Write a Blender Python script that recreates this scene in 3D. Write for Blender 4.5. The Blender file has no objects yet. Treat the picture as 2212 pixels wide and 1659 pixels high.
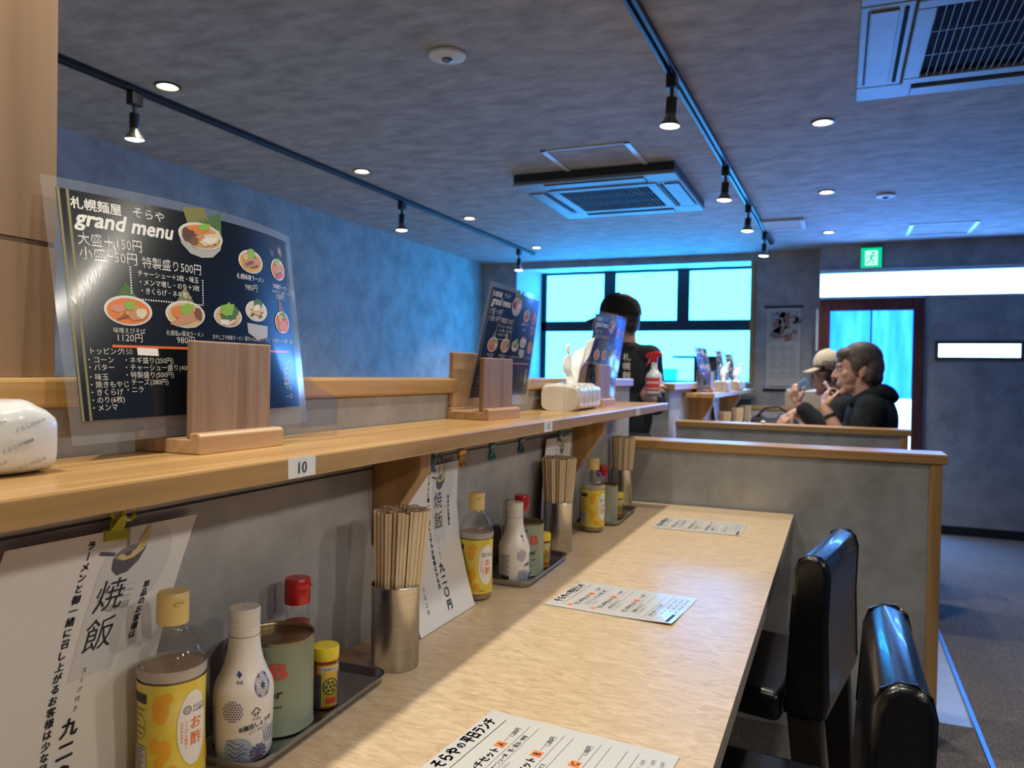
import bpy, bmesh, math, random
from mathutils import Vector, Matrix
random.seed(7)
S = bpy.context.scene
COL = S.collection
PI = math.pi
V = Vector

# ---------------------------------------------------------------- camera
CAM = V((0, 0, 1.18))
YAW, PIT, ROL, FPX = 0.39975, -0.0143, 0.0178, 1660.0
fw = V((-math.sin(YAW) * math.cos(PIT), math.cos(YAW) * math.cos(PIT), math.sin(PIT)))
r0 = V((math.cos(YAW), math.sin(YAW), 0))
u0 = r0.cross(fw)
rt = r0 * math.cos(ROL) + u0 * math.sin(ROL)
up = -r0 * math.sin(ROL) + u0 * math.cos(ROL)
cd = bpy.data.cameras.new('camera')
cd.sensor_width = 36.0
cd.lens = FPX * 36.0 / 2212.0
cd.clip_start = 0.02
cd.dof.use_dof = True
cd.dof.focus_distance = 1.0
cd.dof.aperture_fstop = 8.5
cam = bpy.data.objects.new('camera', cd)
cam.matrix_world = Matrix(((rt.x, up.x, -fw.x, CAM.x), (rt.y, up.y, -fw.y, CAM.y), (rt.z, up.z, -fw.z, CAM.z), (0, 0, 0, 1)))
COL.objects.link(cam)
S.camera = cam

# ---------------------------------------------------------------- world, exposure
W = bpy.data.worlds.new('world')
S.world = W
W.use_nodes = True
W.node_tree.nodes['Background'].inputs[0].default_value = (0.10, 0.34, 1.0, 1)
W.node_tree.nodes['Background'].inputs[1].default_value = 0.3
S.view_settings.view_transform = 'Standard'
S.view_settings.look = 'None'
S.view_settings.exposure = 0.25
S.view_settings.gamma = 1.0
S.view_settings.use_curve_mapping = False
S.cycles.max_bounces = 10
S.cycles.transparent_max_bounces = 24
S.cycles.sample_clamp_indirect = 6.0
S.cycles.caustics_reflective = False
S.cycles.caustics_refractive = False
S.cycles.use_denoising = True

# light levels: warm white lamps, cold daylight behind frosted panes
WARM = (1.0, 0.925, 0.79)
SPOT_W = 31.0
DOWN_L = 100.0
DOWN_W = 30.0
DAY = (0.38, 5.6, 15.5)          # frosted kitchen window
DAY_DOOR = (0.05, 0.60, 2.0)
DAY_HOT = (3.2, 10.5, 29.0)

# ---------------------------------------------------------------- materials
MATS = {}
def mat(name, col=(.5, .5, .5), rough=.5, metal=0., spec=.5, coat=0., emit=None, estr=1., trans=0., sss=0.):
    if name in MATS: return MATS[name]
    m = bpy.data.materials.new(name); m.use_nodes = True
    b = m.node_tree.nodes['Principled BSDF']
    b.inputs['Base Color'].default_value = (*col, 1)
    b.inputs['Roughness'].default_value = rough
    b.inputs['Metallic'].default_value = metal
    b.inputs['Specular IOR Level'].default_value = spec
    b.inputs['Coat Weight'].default_value = coat
    b.inputs['Coat Roughness'].default_value = .08
    if trans: b.inputs['Transmission Weight'].default_value = trans
    if emit:
        b.inputs['Emission Color'].default_value = (*emit, 1)
        b.inputs['Emission Strength'].default_value = estr
    MATS[name] = m
    return m
def nodes(m): return m.node_tree.nodes, m.node_tree.links, m.node_tree.nodes['Principled BSDF']
def ramp(N, stops):
    r = N.new('ShaderNodeValToRGB')
    el = r.color_ramp.elements
    while len(el) < len(stops): el.new(.5)
    for e, (p, c) in zip(el, stops):
        e.position = p; e.color = (*c, 1)
    return r
def noisy(name, stops, scale=(1, 1, 1), nscale=5., detail=6., rough=.6, distort=0., rgh=.5, bump=0., bscale=None, metal=0., coat=0., spec=.5, nrough=.6):
    m = mat(name, rough=rgh, metal=metal, coat=coat, spec=spec)
    N, L, b = nodes(m)
    tc = N.new('ShaderNodeTexCoord'); mp = N.new('ShaderNodeMapping')
    mp.inputs['Scale'].default_value = scale
    L.new(tc.outputs['Object'], mp.inputs['Vector'])
    n = N.new('ShaderNodeTexNoise')
    n.inputs['Scale'].default_value = nscale; n.inputs['Detail'].default_value = detail
    n.inputs['Roughness'].default_value = nrough; n.inputs['Distortion'].default_value = distort
    L.new(mp.outputs[0], n.inputs['Vector'])
    r = ramp(N, stops); L.new(n.outputs['Fac'], r.inputs[0]); L.new(r.outputs[0], b.inputs['Base Color'])
    if bump:
        n2 = N.new('ShaderNodeTexNoise'); n2.inputs['Scale'].default_value = bscale or nscale * 4; n2.inputs['Detail'].default_value = 4
        L.new(mp.outputs[0], n2.inputs['Vector'])
        bp = N.new('ShaderNodeBump'); bp.inputs['Strength'].default_value = bump; bp.inputs['Distance'].default_value = .002
        L.new(n2.outputs['Fac'], bp.inputs['Height']); L.new(bp.outputs[0], b.inputs['Normal'])
    return m
def wood(name, c1, c2, c3, axis='Y', rgh=.35, scale=26., coat=0.):
    sc = {'X': (.05, 1, 1), 'Y': (1, .05, 1), 'Z': (1, 1, .05)}[axis]
    m = noisy(name, [(.3, c1), (.5, c2), (.72, c3)], scale=sc, nscale=scale, detail=5, distort=1.2, rgh=rgh, coat=coat, bump=.05, bscale=scale * 6)
    N, L, b = nodes(m)
    w = N.new('ShaderNodeTexWave'); w.inputs['Scale'].default_value = scale * .22; w.inputs['Distortion'].default_value = 7; w.inputs['Detail'].default_value = 3
    w.bands_direction = {'X': 'Y', 'Y': 'X', 'Z': 'X'}[axis]
    mp = [n for n in N if n.type == 'MAPPING'][0]
    L.new(mp.outputs[0], w.inputs['Vector'])
    rr = [n for n in N if n.type == 'VALTORGB'][0]
    mx = N.new('ShaderNodeMix'); mx.data_type = 'RGBA'; mx.blend_type = 'MULTIPLY'
    mr = N.new('ShaderNodeMapRange'); mr.inputs['To Min'].default_value = .86; mr.inputs['To Max'].default_value = 1.04
    L.new(w.outputs['Fac'], mr.inputs['Value'])
    mx.inputs['Factor'].default_value = 1
    L.new(rr.outputs[0], mx.inputs['A']); L.new(mr.outputs[0], mx.inputs['B'])
    L.new(mx.outputs['Result'], b.inputs['Base Color'])
    return m
def clear(name, tint=(1, 1, 1), refl=.10, rough=.04, haze=0., hazecol=(.8, .85, .9)):
    """thin clear plastic: straight-through light plus a glossy skin"""
    m = bpy.data.materials.new(name); m.use_nodes = True
    N = m.node_tree.nodes; L = m.node_tree.links; N.clear()
    o = N.new('ShaderNodeOutputMaterial'); t = N.new('ShaderNodeBsdfTransparent'); g = N.new('ShaderNodeBsdfGlossy')
    t.inputs[0].default_value = (*tint, 1); g.inputs['Roughness'].default_value = rough
    lw = N.new('ShaderNodeLayerWeight'); lw.inputs['Blend'].default_value = .25
    mr = N.new('ShaderNodeMapRange'); mr.inputs['To Min'].default_value = refl * .5; mr.inputs['To Max'].default_value = min(1, refl * 3.2)
    L.new(lw.outputs['Fresnel'], mr.inputs['Value'])
    mx = N.new('ShaderNodeMixShader'); L.new(mr.outputs[0], mx.inputs[0]); L.new(t.outputs[0], mx.inputs[1]); L.new(g.outputs[0], mx.inputs[2])
    last = mx
    if haze:
        d = N.new('ShaderNodeBsdfDiffuse'); d.inputs[0].default_value = (*hazecol, 1)
        m2 = N.new('ShaderNodeMixShader'); m2.inputs[0].default_value = haze
        L.new(mx.outputs[0], m2.inputs[1]); L.new(d.outputs[0], m2.inputs[2]); last = m2
    L.new(last.outputs[0], o.inputs[0])
    MATS[name] = m
    return m
def glow(name, col, k=1., sample=True):
    m = bpy.data.materials.new(name); m.use_nodes = True
    N = m.node_tree.nodes; L = m.node_tree.links; N.clear()
    o = N.new('ShaderNodeOutputMaterial'); e = N.new('ShaderNodeEmission')
    e.inputs[0].default_value = (*col, 1); e.inputs[1].default_value = k
    L.new(e.outputs[0], o.inputs[0])
    if not sample: m.cycles.emission_sampling = 'NONE'
    MATS[name] = m
    return m

CONC = noisy('grey_concrete_wallpaper', [(.33, (.26, .258, .254)), (.5, (.345, .342, .337)), (.68, (.43, .426, .418))], scale=(1, 1, 1), nscale=5.5, detail=10, distort=.15, rgh=.75, bump=.12, bscale=60, spec=.3, nrough=.66)
CEILM = noisy('grey_plaster_ceiling', [(.34, (.235, .224, .223)), (.5, (.32, .307, .305)), (.68, (.405, .389, .386))], scale=(.8, 1.5, 1), nscale=8, detail=10, distort=.15, rgh=.8, bump=.10, bscale=40, spec=.2, nrough=.66)
PINE = wood('honey_pine', (.37, .205, .068), (.48, .28, .10), (.58, .36, .145), 'Y', rgh=.33, coat=.12)
PINEX = wood('honey_pine_crosswise', (.32, .175, .065), (.42, .245, .095), (.50, .31, .13), 'X', rgh=.38)
PINEZ = wood('honey_pine_upright', (.34, .19, .07), (.43, .25, .095), (.50, .31, .13), 'Z', rgh=.45)
BOARD = wood('pale_pine_board', (.27, .165, .09), (.34, .215, .122), (.40, .265, .155), 'Z', rgh=.5, scale=14)
WALNUT = wood('brown_walnut', (.20, .122, .076), (.285, .18, .115), (.36, .24, .157), 'Z', rgh=.45, scale=60)
STANDW = wood('cherry_block', (.36, .215, .105), (.46, .285, .15), (.55, .36, .205), 'Y', rgh=.42, scale=40)
MAPLE = noisy('figured_maple_laminate', [(.30, (.46, .325, .195)), (.5, (.59, .445, .285)), (.7, (.70, .55, .375))], scale=(1, 3.2, 1), nscale=20, detail=8, distort=1.8, rgh=.30, spec=.45, nrough=.62)
EDGE = noisy('grey_beige_edge_band', [(.3, (.30, .25, .20)), (.7, (.38, .32, .26))], scale=(1, .1, 1), nscale=30, rgh=.4)
TILE = noisy('grey_floor_tile', [(.3, (.32, .32, .325)), (.7, (.42, .42, .425))], nscale=7, detail=8, rgh=.35)
CARPET = noisy('charcoal_carpet', [(.3, (.09, .078, .074)), (.5, (.15, .135, .128)), (.7, (.24, .215, .20))], nscale=160, detail=5, rgh=1., bump=.8, bscale=260, spec=.05)
BLACK = mat('black_satin_metal', (.012, .012, .014), .42)
DARKF = mat('dark_window_frame', (.012, .018, .03), .5)
WHITEP = mat('white_plastic', (.62, .62, .60), .45)
LEATHER = noisy('black_leatherette', [(.3, (.004, .004, .0045)), (.7, (.007, .007, .008))], nscale=90, detail=4, rgh=.24, bump=.2, bscale=420, spec=.45, coat=.25)
STEEL = noisy('brushed_steel', [(.3, (.50, .48, .45)), (.7, (.62, .60, .57))], scale=(1, 1, 30), nscale=8, rgh=.26, metal=1.)
CHROME = mat('chrome', (.75, .75, .75), .12, 1.)
PAPER = mat('white_paper', (.74, .73, .71), .55)
INK = mat('black_ink', (.018, .018, .022), .5)
FILM = clear('laminate_film', (.98, .985, .99), refl=.03, rough=.10, haze=.06, hazecol=(.75, .78, .82))
ACRYL = clear('clear_acrylic', (.995, .995, .995), refl=.06, rough=.03)
PETCL = clear('clear_bottle_plastic', (.99, .99, .98), refl=.08, rough=.05, haze=.02)
SKIN = noisy('skin', [(.3, (.44, .245, .18)), (.7, (.54, .32, .245))], nscale=30, rgh=.5)
GW = glow('frosted_daylight_pane', DAY)
GD = glow('daylit_curtain_pane', DAY_DOOR)
GH = glow('white_daylight_pane', DAY_HOT)
BULB = glow('lamp_face', (1.0, .93, .76), 14., sample=False)
HALO = glow('lit_reflector', (1.0, .86, .55), 1.3, sample=False)

# ---------------------------------------------------------------- mesh helpers
class B:
    """collects geometry for ONE mesh object, several materials allowed"""
    def __init__(s): s.v = []; s.f = []; s.mi = []; s.m = 0; s.sm = []; s.smooth = False
    def add(s, vs, fs):
        o = len(s.v); s.v += [tuple(p) for p in vs]
        for f in fs: s.f.append([i + o for i in f]); s.mi.append(s.m); s.sm.append(s.smooth)
        return s
    def box(s, x0, x1, y0, y1, z0, z1):
        vs = [(x0, y0, z0), (x1, y0, z0), (x1, y1, z0), (x0, y1, z0), (x0, y0, z1), (x1, y0, z1), (x1, y1, z1), (x0, y1, z1)]
        return s.add(vs, [(0, 3, 2, 1), (4, 5, 6, 7), (0, 1, 5, 4), (1, 2, 6, 5), (2, 3, 7, 6), (3, 0, 4, 7)])
    def prism(s, poly, axis, a, b):
        """poly: 2D outline in the two other axes (x,y order kept), extruded a..b along axis"""
        n = len(poly)
        def mk(p, t): return {'X': (t, p[0], p[1]), 'Y': (p[0], t, p[1]), 'Z': (p[0], p[1], t)}[axis]
        vs = [mk(p, a) for p in poly] + [mk(p, b) for p in poly]
        return s.add(vs, [list(range(n))[::-1], list(range(n, 2 * n))] + [[i, (i + 1) % n, n + (i + 1) % n, n + i] for i in range(n)])
    def lathe(s, prof, c=(0, 0, 0), seg=32, cap0=True, cap1=True, M=None):
        vs = []; n = len(prof)
        for r, z in prof:
            for k in range(seg):
                a = 2 * PI * k / seg
                p = V((r * math.cos(a), r * math.sin(a), z))
                if M: p = M @ p
                vs.append((p.x + c[0], p.y + c[1], p.z + c[2]))
        fs = [[i * seg + k, i * seg + (k + 1) % seg, (i + 1) * seg + (k + 1) % seg, (i + 1) * seg + k] for i in range(n - 1) for k in range(seg)]
        if cap0 and prof[0][0] > 1e-6: fs.append(list(range(seg))[::-1])
        if cap1 and prof[-1][0] > 1e-6: fs.append([(n - 1) * seg + k for k in range(seg)])
        return s.add(vs, fs)
    def tube(s, pts, rad, seg=10, closed=False):
        pts = [V(p) for p in pts]; n = len(pts)
        rs = rad if isinstance(rad, (list, tuple)) else [rad] * n
        vs = []; ref = V((0, 0, 1))
        for i, p in enumerate(pts):
            d = (pts[(i + 1) % n] - pts[i - 1]) if closed else (pts[min(i + 1, n - 1)] - pts[max(i - 1, 0)])
            d.normalize()
            a = d.cross(ref)
            if a.length < 1e-4: a = d.cross(V((1, 0, 0)))
            a.normalize(); b = a.cross(d)
            for k in range(seg):
                t = 2 * PI * k / seg
                vs.append(p + (a * math.cos(t) + b * math.sin(t)) * rs[i])
        fs = [[i * seg + k, i * seg + (k + 1) % seg, ((i + 1) % n) * seg + (k + 1) % seg, ((i + 1) % n) * seg + k] for i in range(n if closed else n - 1) for k in range(seg)]
        if not closed: fs += [list(range(seg))[::-1], [(n - 1) * seg + k for k in range(seg)]]
        return s.add(vs, fs)
    def grid(s, fn, nu, nv):
        vs = [fn(i / nu, j / nv) for j in range(nv + 1) for i in range(nu + 1)]
        w = nu + 1
        return s.add(vs, [[j * w + i, j * w + i + 1, (j + 1) * w + i + 1, (j + 1) * w + i] for j in range(nv) for i in range(nu)])
    def sphere(s, c, r, seg=16, rings=10, sc=(1, 1, 1)):
        vs = []
        for j in range(rings + 1):
            t = PI * j / rings
            for k in range(seg):
                a = 2 * PI * k / seg
                vs.append((c[0] + r * sc[0] * math.sin(t) * math.cos(a), c[1] + r * sc[1] * math.sin(t) * math.sin(a), c[2] + r * sc[2] * math.cos(t)))
        return s.add(vs, [[j * seg + k, (j + 1) * seg + k, (j + 1) * seg + (k + 1) % seg, j * seg + (k + 1) % seg] for j in range(rings) for k in range(seg)])
    def obj(s, name, mats, parent=None, bevel=0., seg=2, smooth=False, loc=None, rotz=0., auto=None):
        me = bpy.data.meshes.new(name)
        me.from_pydata(s.v, [], s.f)
        for m in (mats if isinstance(mats, (list, tuple)) else [mats]): me.materials.append(m)
        me.polygons.foreach_set('material_index', s.mi)
        me.polygons.foreach_set('use_smooth', [smooth or q for q in s.sm])
        me.validate(); me.update()
        o = bpy.data.objects.new(name, me); COL.objects.link(o)
        if smooth and auto is None: auto = 40
        if auto and (smooth or any(s.sm)):
            bm = bmesh.new(); bm.from_mesh(me)
            bmesh.ops.recalc_face_normals(bm, faces=bm.faces)
            lim = math.radians(auto)
            for e in bm.edges:
                if len(e.link_faces) == 2 and e.calc_face_angle(0) > lim: e.smooth = False
            bm.to_mesh(me); bm.free()
        if bevel:
            b = o.modifiers.new('bevel', 'BEVEL'); b.width = bevel; b.segments = seg; b.limit_method = 'ANGLE'; b.angle_limit = math.radians(35)
        if loc: o.location = loc
        if rotz: o.rotation_euler = (0, 0, rotz)
        if parent: o.parent = parent
        return o
def tag(o, label=None, cat=None, group=None, kind=None):
    if label: o['label'] = label
    if cat: o['category'] = cat
    if group: o['group'] = group
    if kind: o['kind'] = kind
    return o
def thing(name, label, cat, loc=(0, 0, 0), rotz=0., group=None):
    o = bpy.data.objects.new(name, None); o.empty_display_size = .05; COL.objects.link(o)
    o.location = loc; o.rotation_euler = (0, 0, rotz)
    return tag(o, label, cat, group)
def struct(o): o['kind'] = 'structure'; return o
def dup(root, loc, rotz=0., label=None, group=None):
    r = root.copy(); COL.objects.link(r); r.location = loc; r.rotation_euler = (root.rotation_euler[0], root.rotation_euler[1], rotz)
    if label: r['label'] = label
    if group: r['group'] = group
    for ch in list(root.children):
        c = ch.copy(); COL.objects.link(c); c.parent = r
        for g in list(ch.children):
            d = g.copy(); COL.objects.link(d); d.parent = c
    return r

# ---------------------------------------------------------------- lettering
_TC = {}
def glyphs(text, bold=0.):
    """flat triangles of a line of type, 1 unit = type size; origin at its lower left"""
    key = (text, bold)
    if key not in _TC:
        c = bpy.data.curves.new('t', 'FONT'); c.body = text; c.resolution_u = 2
        o = bpy.data.objects.new('t', c); COL.objects.link(o)
        dg = bpy.context.evaluated_depsgraph_get()
        me = bpy.data.meshes.new_from_object(o.evaluated_get(dg))
        vs = [(v.co.x, v.co.y) for v in me.vertices]; fs = [list(p.vertices) for p in me.polygons]
        bpy.data.objects.remove(o); bpy.data.curves.remove(c); bpy.data.meshes.remove(me)
        if bold:
            n = len(vs); base = vs; bf = fs; vs = []; fs = []
            for i, (dx, dy) in enumerate(((-.5, -.3), (.5, .3), (-.3, .4), (.3, -.4))):
                vs += [(x + dx * bold, y + dy * bold) for x, y in base]; fs += [[q + n * i for q in f] for f in bf]
        _TC[key] = (vs, fs)
    return _TC[key]
from mathutils.geometry import tessellate_polygon
def fine(vs, fs, step):
    """triangles no longer than step, so that print follows a curved sheet"""
    vs = list(vs); out = []
    todo = []
    for f in fs:
        if len(f) == 3: todo.append(tuple(f))
        else: todo += [tuple(f[i] for i in t) for t in tessellate_polygon([[(vs[i][0], vs[i][1], 0) for i in f]])]
    mid = {}
    s2 = step * step
    while todo:
        t = todo.pop()
        e = [((vs[t[i]][0] - vs[t[(i + 1) % 3]][0]) ** 2 + (vs[t[i]][1] - vs[t[(i + 1) % 3]][1]) ** 2, i) for i in range(3)]
        L_, i = max(e)
        if L_ <= s2: out.append(t); continue
        a, b_, c = t[i], t[(i + 1) % 3], t[(i + 2) % 3]
        k = (min(a, b_), max(a, b_))
        if k not in mid:
            mid[k] = len(vs); vs.append(((vs[a][0] + vs[b_][0]) / 2, (vs[a][1] + vs[b_][1]) / 2))
        m = mid[k]; todo += [(a, m, c), (m, b_, c)]
    return vs, out
class Ink:
    """flat print in millimetre-like 2D, later laid on a surface"""
    def __init__(s): s.parts = []      # (mat, layer, verts, faces)
    def text(s, t, x, y, h, m=0, w=None, anchor='l', bold=0., slant=0., rot=0., layer=3):
        vs, fs = glyphs(t, bold)
        if not vs: return
        x0 = min(v[0] for v in vs); x1 = max(v[0] for v in vs)
        k = h; kx = h if w is None else w / max(1e-6, x1 - x0)
        ox = {'l': 0, 'c': -(x1 - x0) / 2, 'r': -(x1 - x0)}[anchor]
        out = []
        for a, b in vs:
            px = (a - x0 + ox) * kx + slant * b * k; py = b * k
            out.append((x + px * math.cos(rot) - py * math.sin(rot), y + px * math.sin(rot) + py * math.cos(rot)))
        s.parts.append((m, layer, out, fs))
    def vtext(s, t, x, y, h, m=0, step=1.05, bold=0., layer=3, wk=1., shear=0.):
        """vertical Japanese line, x = column centre, y = top"""
        for i, ch in enumerate(t):
            if ch in ' 　': continue
            cy = y - h * step * i
            vs, fs = glyphs(ch, bold)
            if not vs: continue
            x0 = min(v[0] for v in vs); x1 = max(v[0] for v in vs); y0 = min(v[1] for v in vs); y1 = max(v[1] for v in vs)
            ccx = (x0 + x1) / 2; ccy = (y0 + y1) / 2
            if ch in 'ー－': out = [(x - (b - ccy) * h * wk, cy - h / 2 - (a - ccx) * h) for a, b in vs]
            else: out = [(x + (a - ccx) * h * wk, cy - h / 2 + (b - ccy) * h) for a, b in vs]
            s.parts.append((m, layer, [(px + shear * (py - y), py) for px, py in out], fs))
    def poly(s, pts, m=0, layer=2): s.parts.append((m, layer, list(pts), [list(range(len(pts)))]))
    def rect(s, x0, y0, x1, y1, m=0, layer=2, n=8):
        vs = [(x0 + (x1 - x0) * i / n, yy) for yy in (y0, y1) for i in range(n + 1)]
        s.parts.append((m, layer, vs, [[i, i + 1, n + 2 + i, n + 1 + i] for i in range(n)]))
    def ell(s, x, y, rx, ry, m=0, layer=2, n=28, rot=0., a0=0., a1=2 * PI, wob=0., seed=0):
        rnd = random.Random(seed)
        pts = []
        full = abs(a1 - a0 - 2 * PI) < 1e-6
        for i in range(n if full else n + 1):
            a = a0 + (a1 - a0) * i / n; k = 1 + wob * (rnd.random() - .5)
            px = rx * k * math.cos(a); py = ry * k * math.sin(a)
            pts.append((x + px * math.cos(rot) - py * math.sin(rot), y + px * math.sin(rot) + py * math.cos(rot)))
        s.parts.append((m, layer, pts, [list(range(len(pts)))]))
    def ring(s, x, y, rx, ry, t, m=0, layer=2, n=28, a0=0., a1=2 * PI):
        vs = []; 
        for i in range(n + 1):
            a = a0 + (a1 - a0) * i / n
            vs += [(x + rx * math.cos(a), y + ry * math.sin(a)), (x + (rx - t) * math.cos(a), y + (ry - t) * math.sin(a))]
        s.parts.append((m, layer, vs, [[2 * i, 2 * i + 2, 2 * i + 3, 2 * i + 1] for i in range(n)]))
    def line(s, pts, w, m=0, layer=2):
        vs = []; n = len(pts)
        for i, p in enumerate(pts):
            a = V(pts[max(0, i - 1)]); b = V(pts[min(n - 1, i + 1)]); d = (b - a).normalized(); q = V((-d.y, d.x)) * w / 2
            vs += [(p[0] + q.x, p[1] + q.y), (p[0] - q.x, p[1] - q.y)]
        s.parts.append((m, layer, vs, [[2 * i, 2 * i + 1, 2 * i + 3, 2 * i + 2] for i in range(n - 1)]))
    def lay(s, name, surf, mats, parent=None, gap=.00025, base=.0002, kx=1., ky=1., step=.010):
        """surf(x,y,h) -> point"""
        b = B()
        for m, layer, vs, fs in s.parts:
            b.m = m; h = base + gap * layer
            vs, fs = fine(vs, fs, step)
            b.add([surf(x * kx, y * ky, h) for x, y in vs], fs)
        return b.obj(name, mats, parent)
def around(r, a0=0., c=(0, 0)):
    """print surface on a vertical cylinder: x = arc length, y = height"""
    def f(x, y, h):
        rr = (r(y) if callable(r) else r) + h * 1.6
        a = a0 + x / (r(y) if callable(r) else r)
        return (c[0] + rr * math.cos(a), c[1] + rr * math.sin(a), y)
    return f
# ================================================================ THE ROOM
TB = .72                                   # counter table height
def wallbox(name, x0, x1, y0, y1, z0, z1, m=None, parent=None):
    return struct(B().box(x0, x1, y0, y1, z0, z1).obj(name, m or CONC, parent))
CE = 2.25
struct(B().box(-3.36, 2.5, -1.8, 7.6, -.06, 0).obj('floor', TILE))
struct(B().box(-3.36, 2.5, -1.8, 7.6, CE, CE + .06).obj('ceiling', CEILM))
wallbox('wall_left', -3.36, -3.24, -1.8, 7.6, 0, CE)
wallbox('wall_right', 2.4, 2.5, -1.8, 7.0, 0, CE)
wallbox('wall_back', -3.24, 2.4, -1.8, -1.7, 0, CE)
# window wall, cut around the kitchen window
b = B()
b.box(-3.24, -2.89, 6.9, 7.4, 0, CE); b.box(-2.89, -.66, 6.9, 7.4, 0, 1.125); b.box(-2.89, -.66, 6.9, 7.4, 2.182, CE); b.box(-.66, -.14, 6.9, 7.4, 0, CE)
struct(b.obj('wall_window', CONC))
# door wall, cut around door, transom and slit window
DY = 6.69
b = B()
b.box(-.146, 2.4, DY, 6.9, 2.02, CE); b.box(.61, .70, DY, 6.9, 0, 1.835); b.box(.70, 1.255, DY, 6.9, 0, 1.352); b.box(.70, 1.255, DY, 6.9, 1.47, 1.835)
b.box(1.255, 2.4, DY, 6.9, 0, 1.835); b.box(1.62, 2.4, DY, 6.9, 1.835, 2.02); b.box(-.146, -.14, DY, 6.9, 0, 2.02)
struct(b.obj('wall_door', CONC))
struct(B().box(.612, 2.4, DY - .012, DY - .001, 0, .075).obj('baseboard_door', mat('black_baseboard', (.01, .012, .02), .5)))
# kitchen window: splayed white reveal, dark frame, frosted panes
REV = mat('white_reveal', (.62, .63, .64), .6)
b = B()
b.add([(-2.885, 6.9, 1.126), (-2.885, 6.9, 2.181), (-2.74, 7.2, 2.179), (-2.74, 7.2, 1.126)], [(0, 1, 2, 3)])
b.add([(-2.885, 6.9, 2.181), (-.665, 6.9, 2.181), (-.70, 7.2, 2.179), (-2.74, 7.2, 2.179)], [(0, 1, 2, 3)])
b.add([(-2.885, 6.9, 1.127), (-2.74, 7.2, 1.127), (-.70, 7.2, 1.127), (-.665, 6.9, 1.127)], [(0, 1, 2, 3)])
struct(b.obj('trim_reveal', REV))
struct(B().box(-.70, -.662, 6.89, 7.2, 1.13, 2.18).obj('trim_jamb', PINEZ))
win = struct(thing('window_kitchen', None, None, (0, 7.2, 0)))
b = B()
for x0, x1, z0, z1 in [(-2.74, -.70, 2.155, 2.18), (-2.74, -.70, 1.60, 1.70), (-2.74, -.70, 1.128, 1.14), (-2.74, -2.685, 1.14, 2.155), (-2.095, -1.98, 1.14, 2.155), (-1.39, -1.276, 1.70, 2.155), (-.715, -.70, 1.14, 2.155)]:
    b.box(x0, x1, 0, .05, z0, z1)
struct(b.obj('window_frame', DARKF, win, bevel=.004))
for x0, x1, z0, z1 in [(-2.685, -2.095, 1.70, 2.155), (-1.98, -1.39, 1.70, 2.155), (-1.276, -.715, 1.70, 2.155), (-2.685, -2.095, 1.14, 1.60), (-1.98, -.715, 1.14, 1.60)]:
    struct(B().box(x0, x1, .02, .028, z0, z1).obj('pane', GW, win))
for x in (-2.35, -1.68, -1.0):
    struct(B().box(x - .06, x + .06, -.02, 0, 2.158, 2.176).obj('window_latch', DARKF, win, bevel=.004))
# transom over the door
w2 = struct(thing('window_transom', None, None, (0, DY, 0)))
struct(B().box(-.139, 1.62, .03, .04, 1.837, 2.018).obj('pane', GH, w2))
struct(B().box(-.146, 1.63, -.035, .0, 2.018, 2.05).obj('window_ledge', mat('pale_metal', (.55, .58, .62), .4), w2, bevel=.004))
struct(B().box(-.146, 1.63, -.006, .0, 1.822, 1.837).obj('window_frame', mat('pale_metal'), w2))
# slit window
w3 = struct(thing('window_slit', None, None, (0, DY, 0)))
b = B(); b.box(.685, 1.27, -.012, .0, 1.46, 1.485); b.box(.685, 1.27, -.012, .0, 1.335, 1.362); b.box(.685, .712, -.012, .0, 1.362, 1.46); b.box(1.245, 1.27, -.012, .0, 1.362, 1.46)
struct(b.obj('window_frame', mat('brown_frame', (.12, .06, .05), .5), w3, bevel=.003))
struct(B().box(.702, 1.253, .02, .03, 1.354, 1.468).obj('pane', GH, w3))
# door: reddish brown frame, glass with a curtain hanging outside it
REDW = wood('red_brown_door_wood', (.075, .022, .018), (.105, .032, .026), (.14, .045, .036), 'Z', rgh=.4)
d1 = struct(thing('door_entrance', None, None, (0, DY, 0)))
b = B(); b.box(-.14, -.058, -.03, .04, .0, 1.82); b.box(.533, .61, -.03, .04, .0, 1.82); b.box(-.058, .533, -.03, .04, 1.722, 1.82); b.box(-.058, .533, -.03, .04, 0, .18)
struct(b.obj('door_frame', REDW, d1, bevel=.004))
N = None
m = GD; N, L = m.node_tree.nodes, m.node_tree.links
tc = N.new('ShaderNodeTexCoord'); mp = N.new('ShaderNodeMapping'); mp.inputs['Scale'].default_value = (1, 1, .12)
nz = N.new('ShaderNodeTexNoise'); nz.inputs['Scale'].default_value = 14; nz.inputs['Detail'].default_value = 3
L.new(tc.outputs['Object'], mp.inputs[0]); L.new(mp.outputs[0], nz.inputs['Vector'])
rp = ramp(N, [(.3, (.035, .52, 5.)), (.5, (.055, .72, 6.)), (.7, (.11, .98, 7.))])
L.new(nz.outputs['Fac'], rp.inputs[0]); L.new(rp.outputs[0], [n for n in N if n.type == 'EMISSION'][0].inputs[0])
struct(B().box(-.058, .235, .016, .024, 1.03, 1.722).obj('curtain_pane', GD, d1))
struct(B().box(.247, .533, .016, .024, 1.03, 1.722).obj('curtain_pane', GD, d1))
struct(B().box(.235, .247, .014, .026, 1.03, 1.722).obj('curtain_gap', mat('blue_shadow_cloth', (.02, .08, .22), .8), d1))
struct(B().box(-.058, .533, .016, .024, .18, 1.03).obj('pane', GH, d1))
struct(B().box(.615, .640, -.02, -.001, 0, 1.82).obj('trim_door', PINEZ))
struct(B().box(-.165, -.146, -.03, .0, 1.40, 1.74).obj('door_side_strip', mat('pale_metal'), d1, bevel=.004))  # pale strip put in for the blue-lit left edge of the door frame
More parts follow.
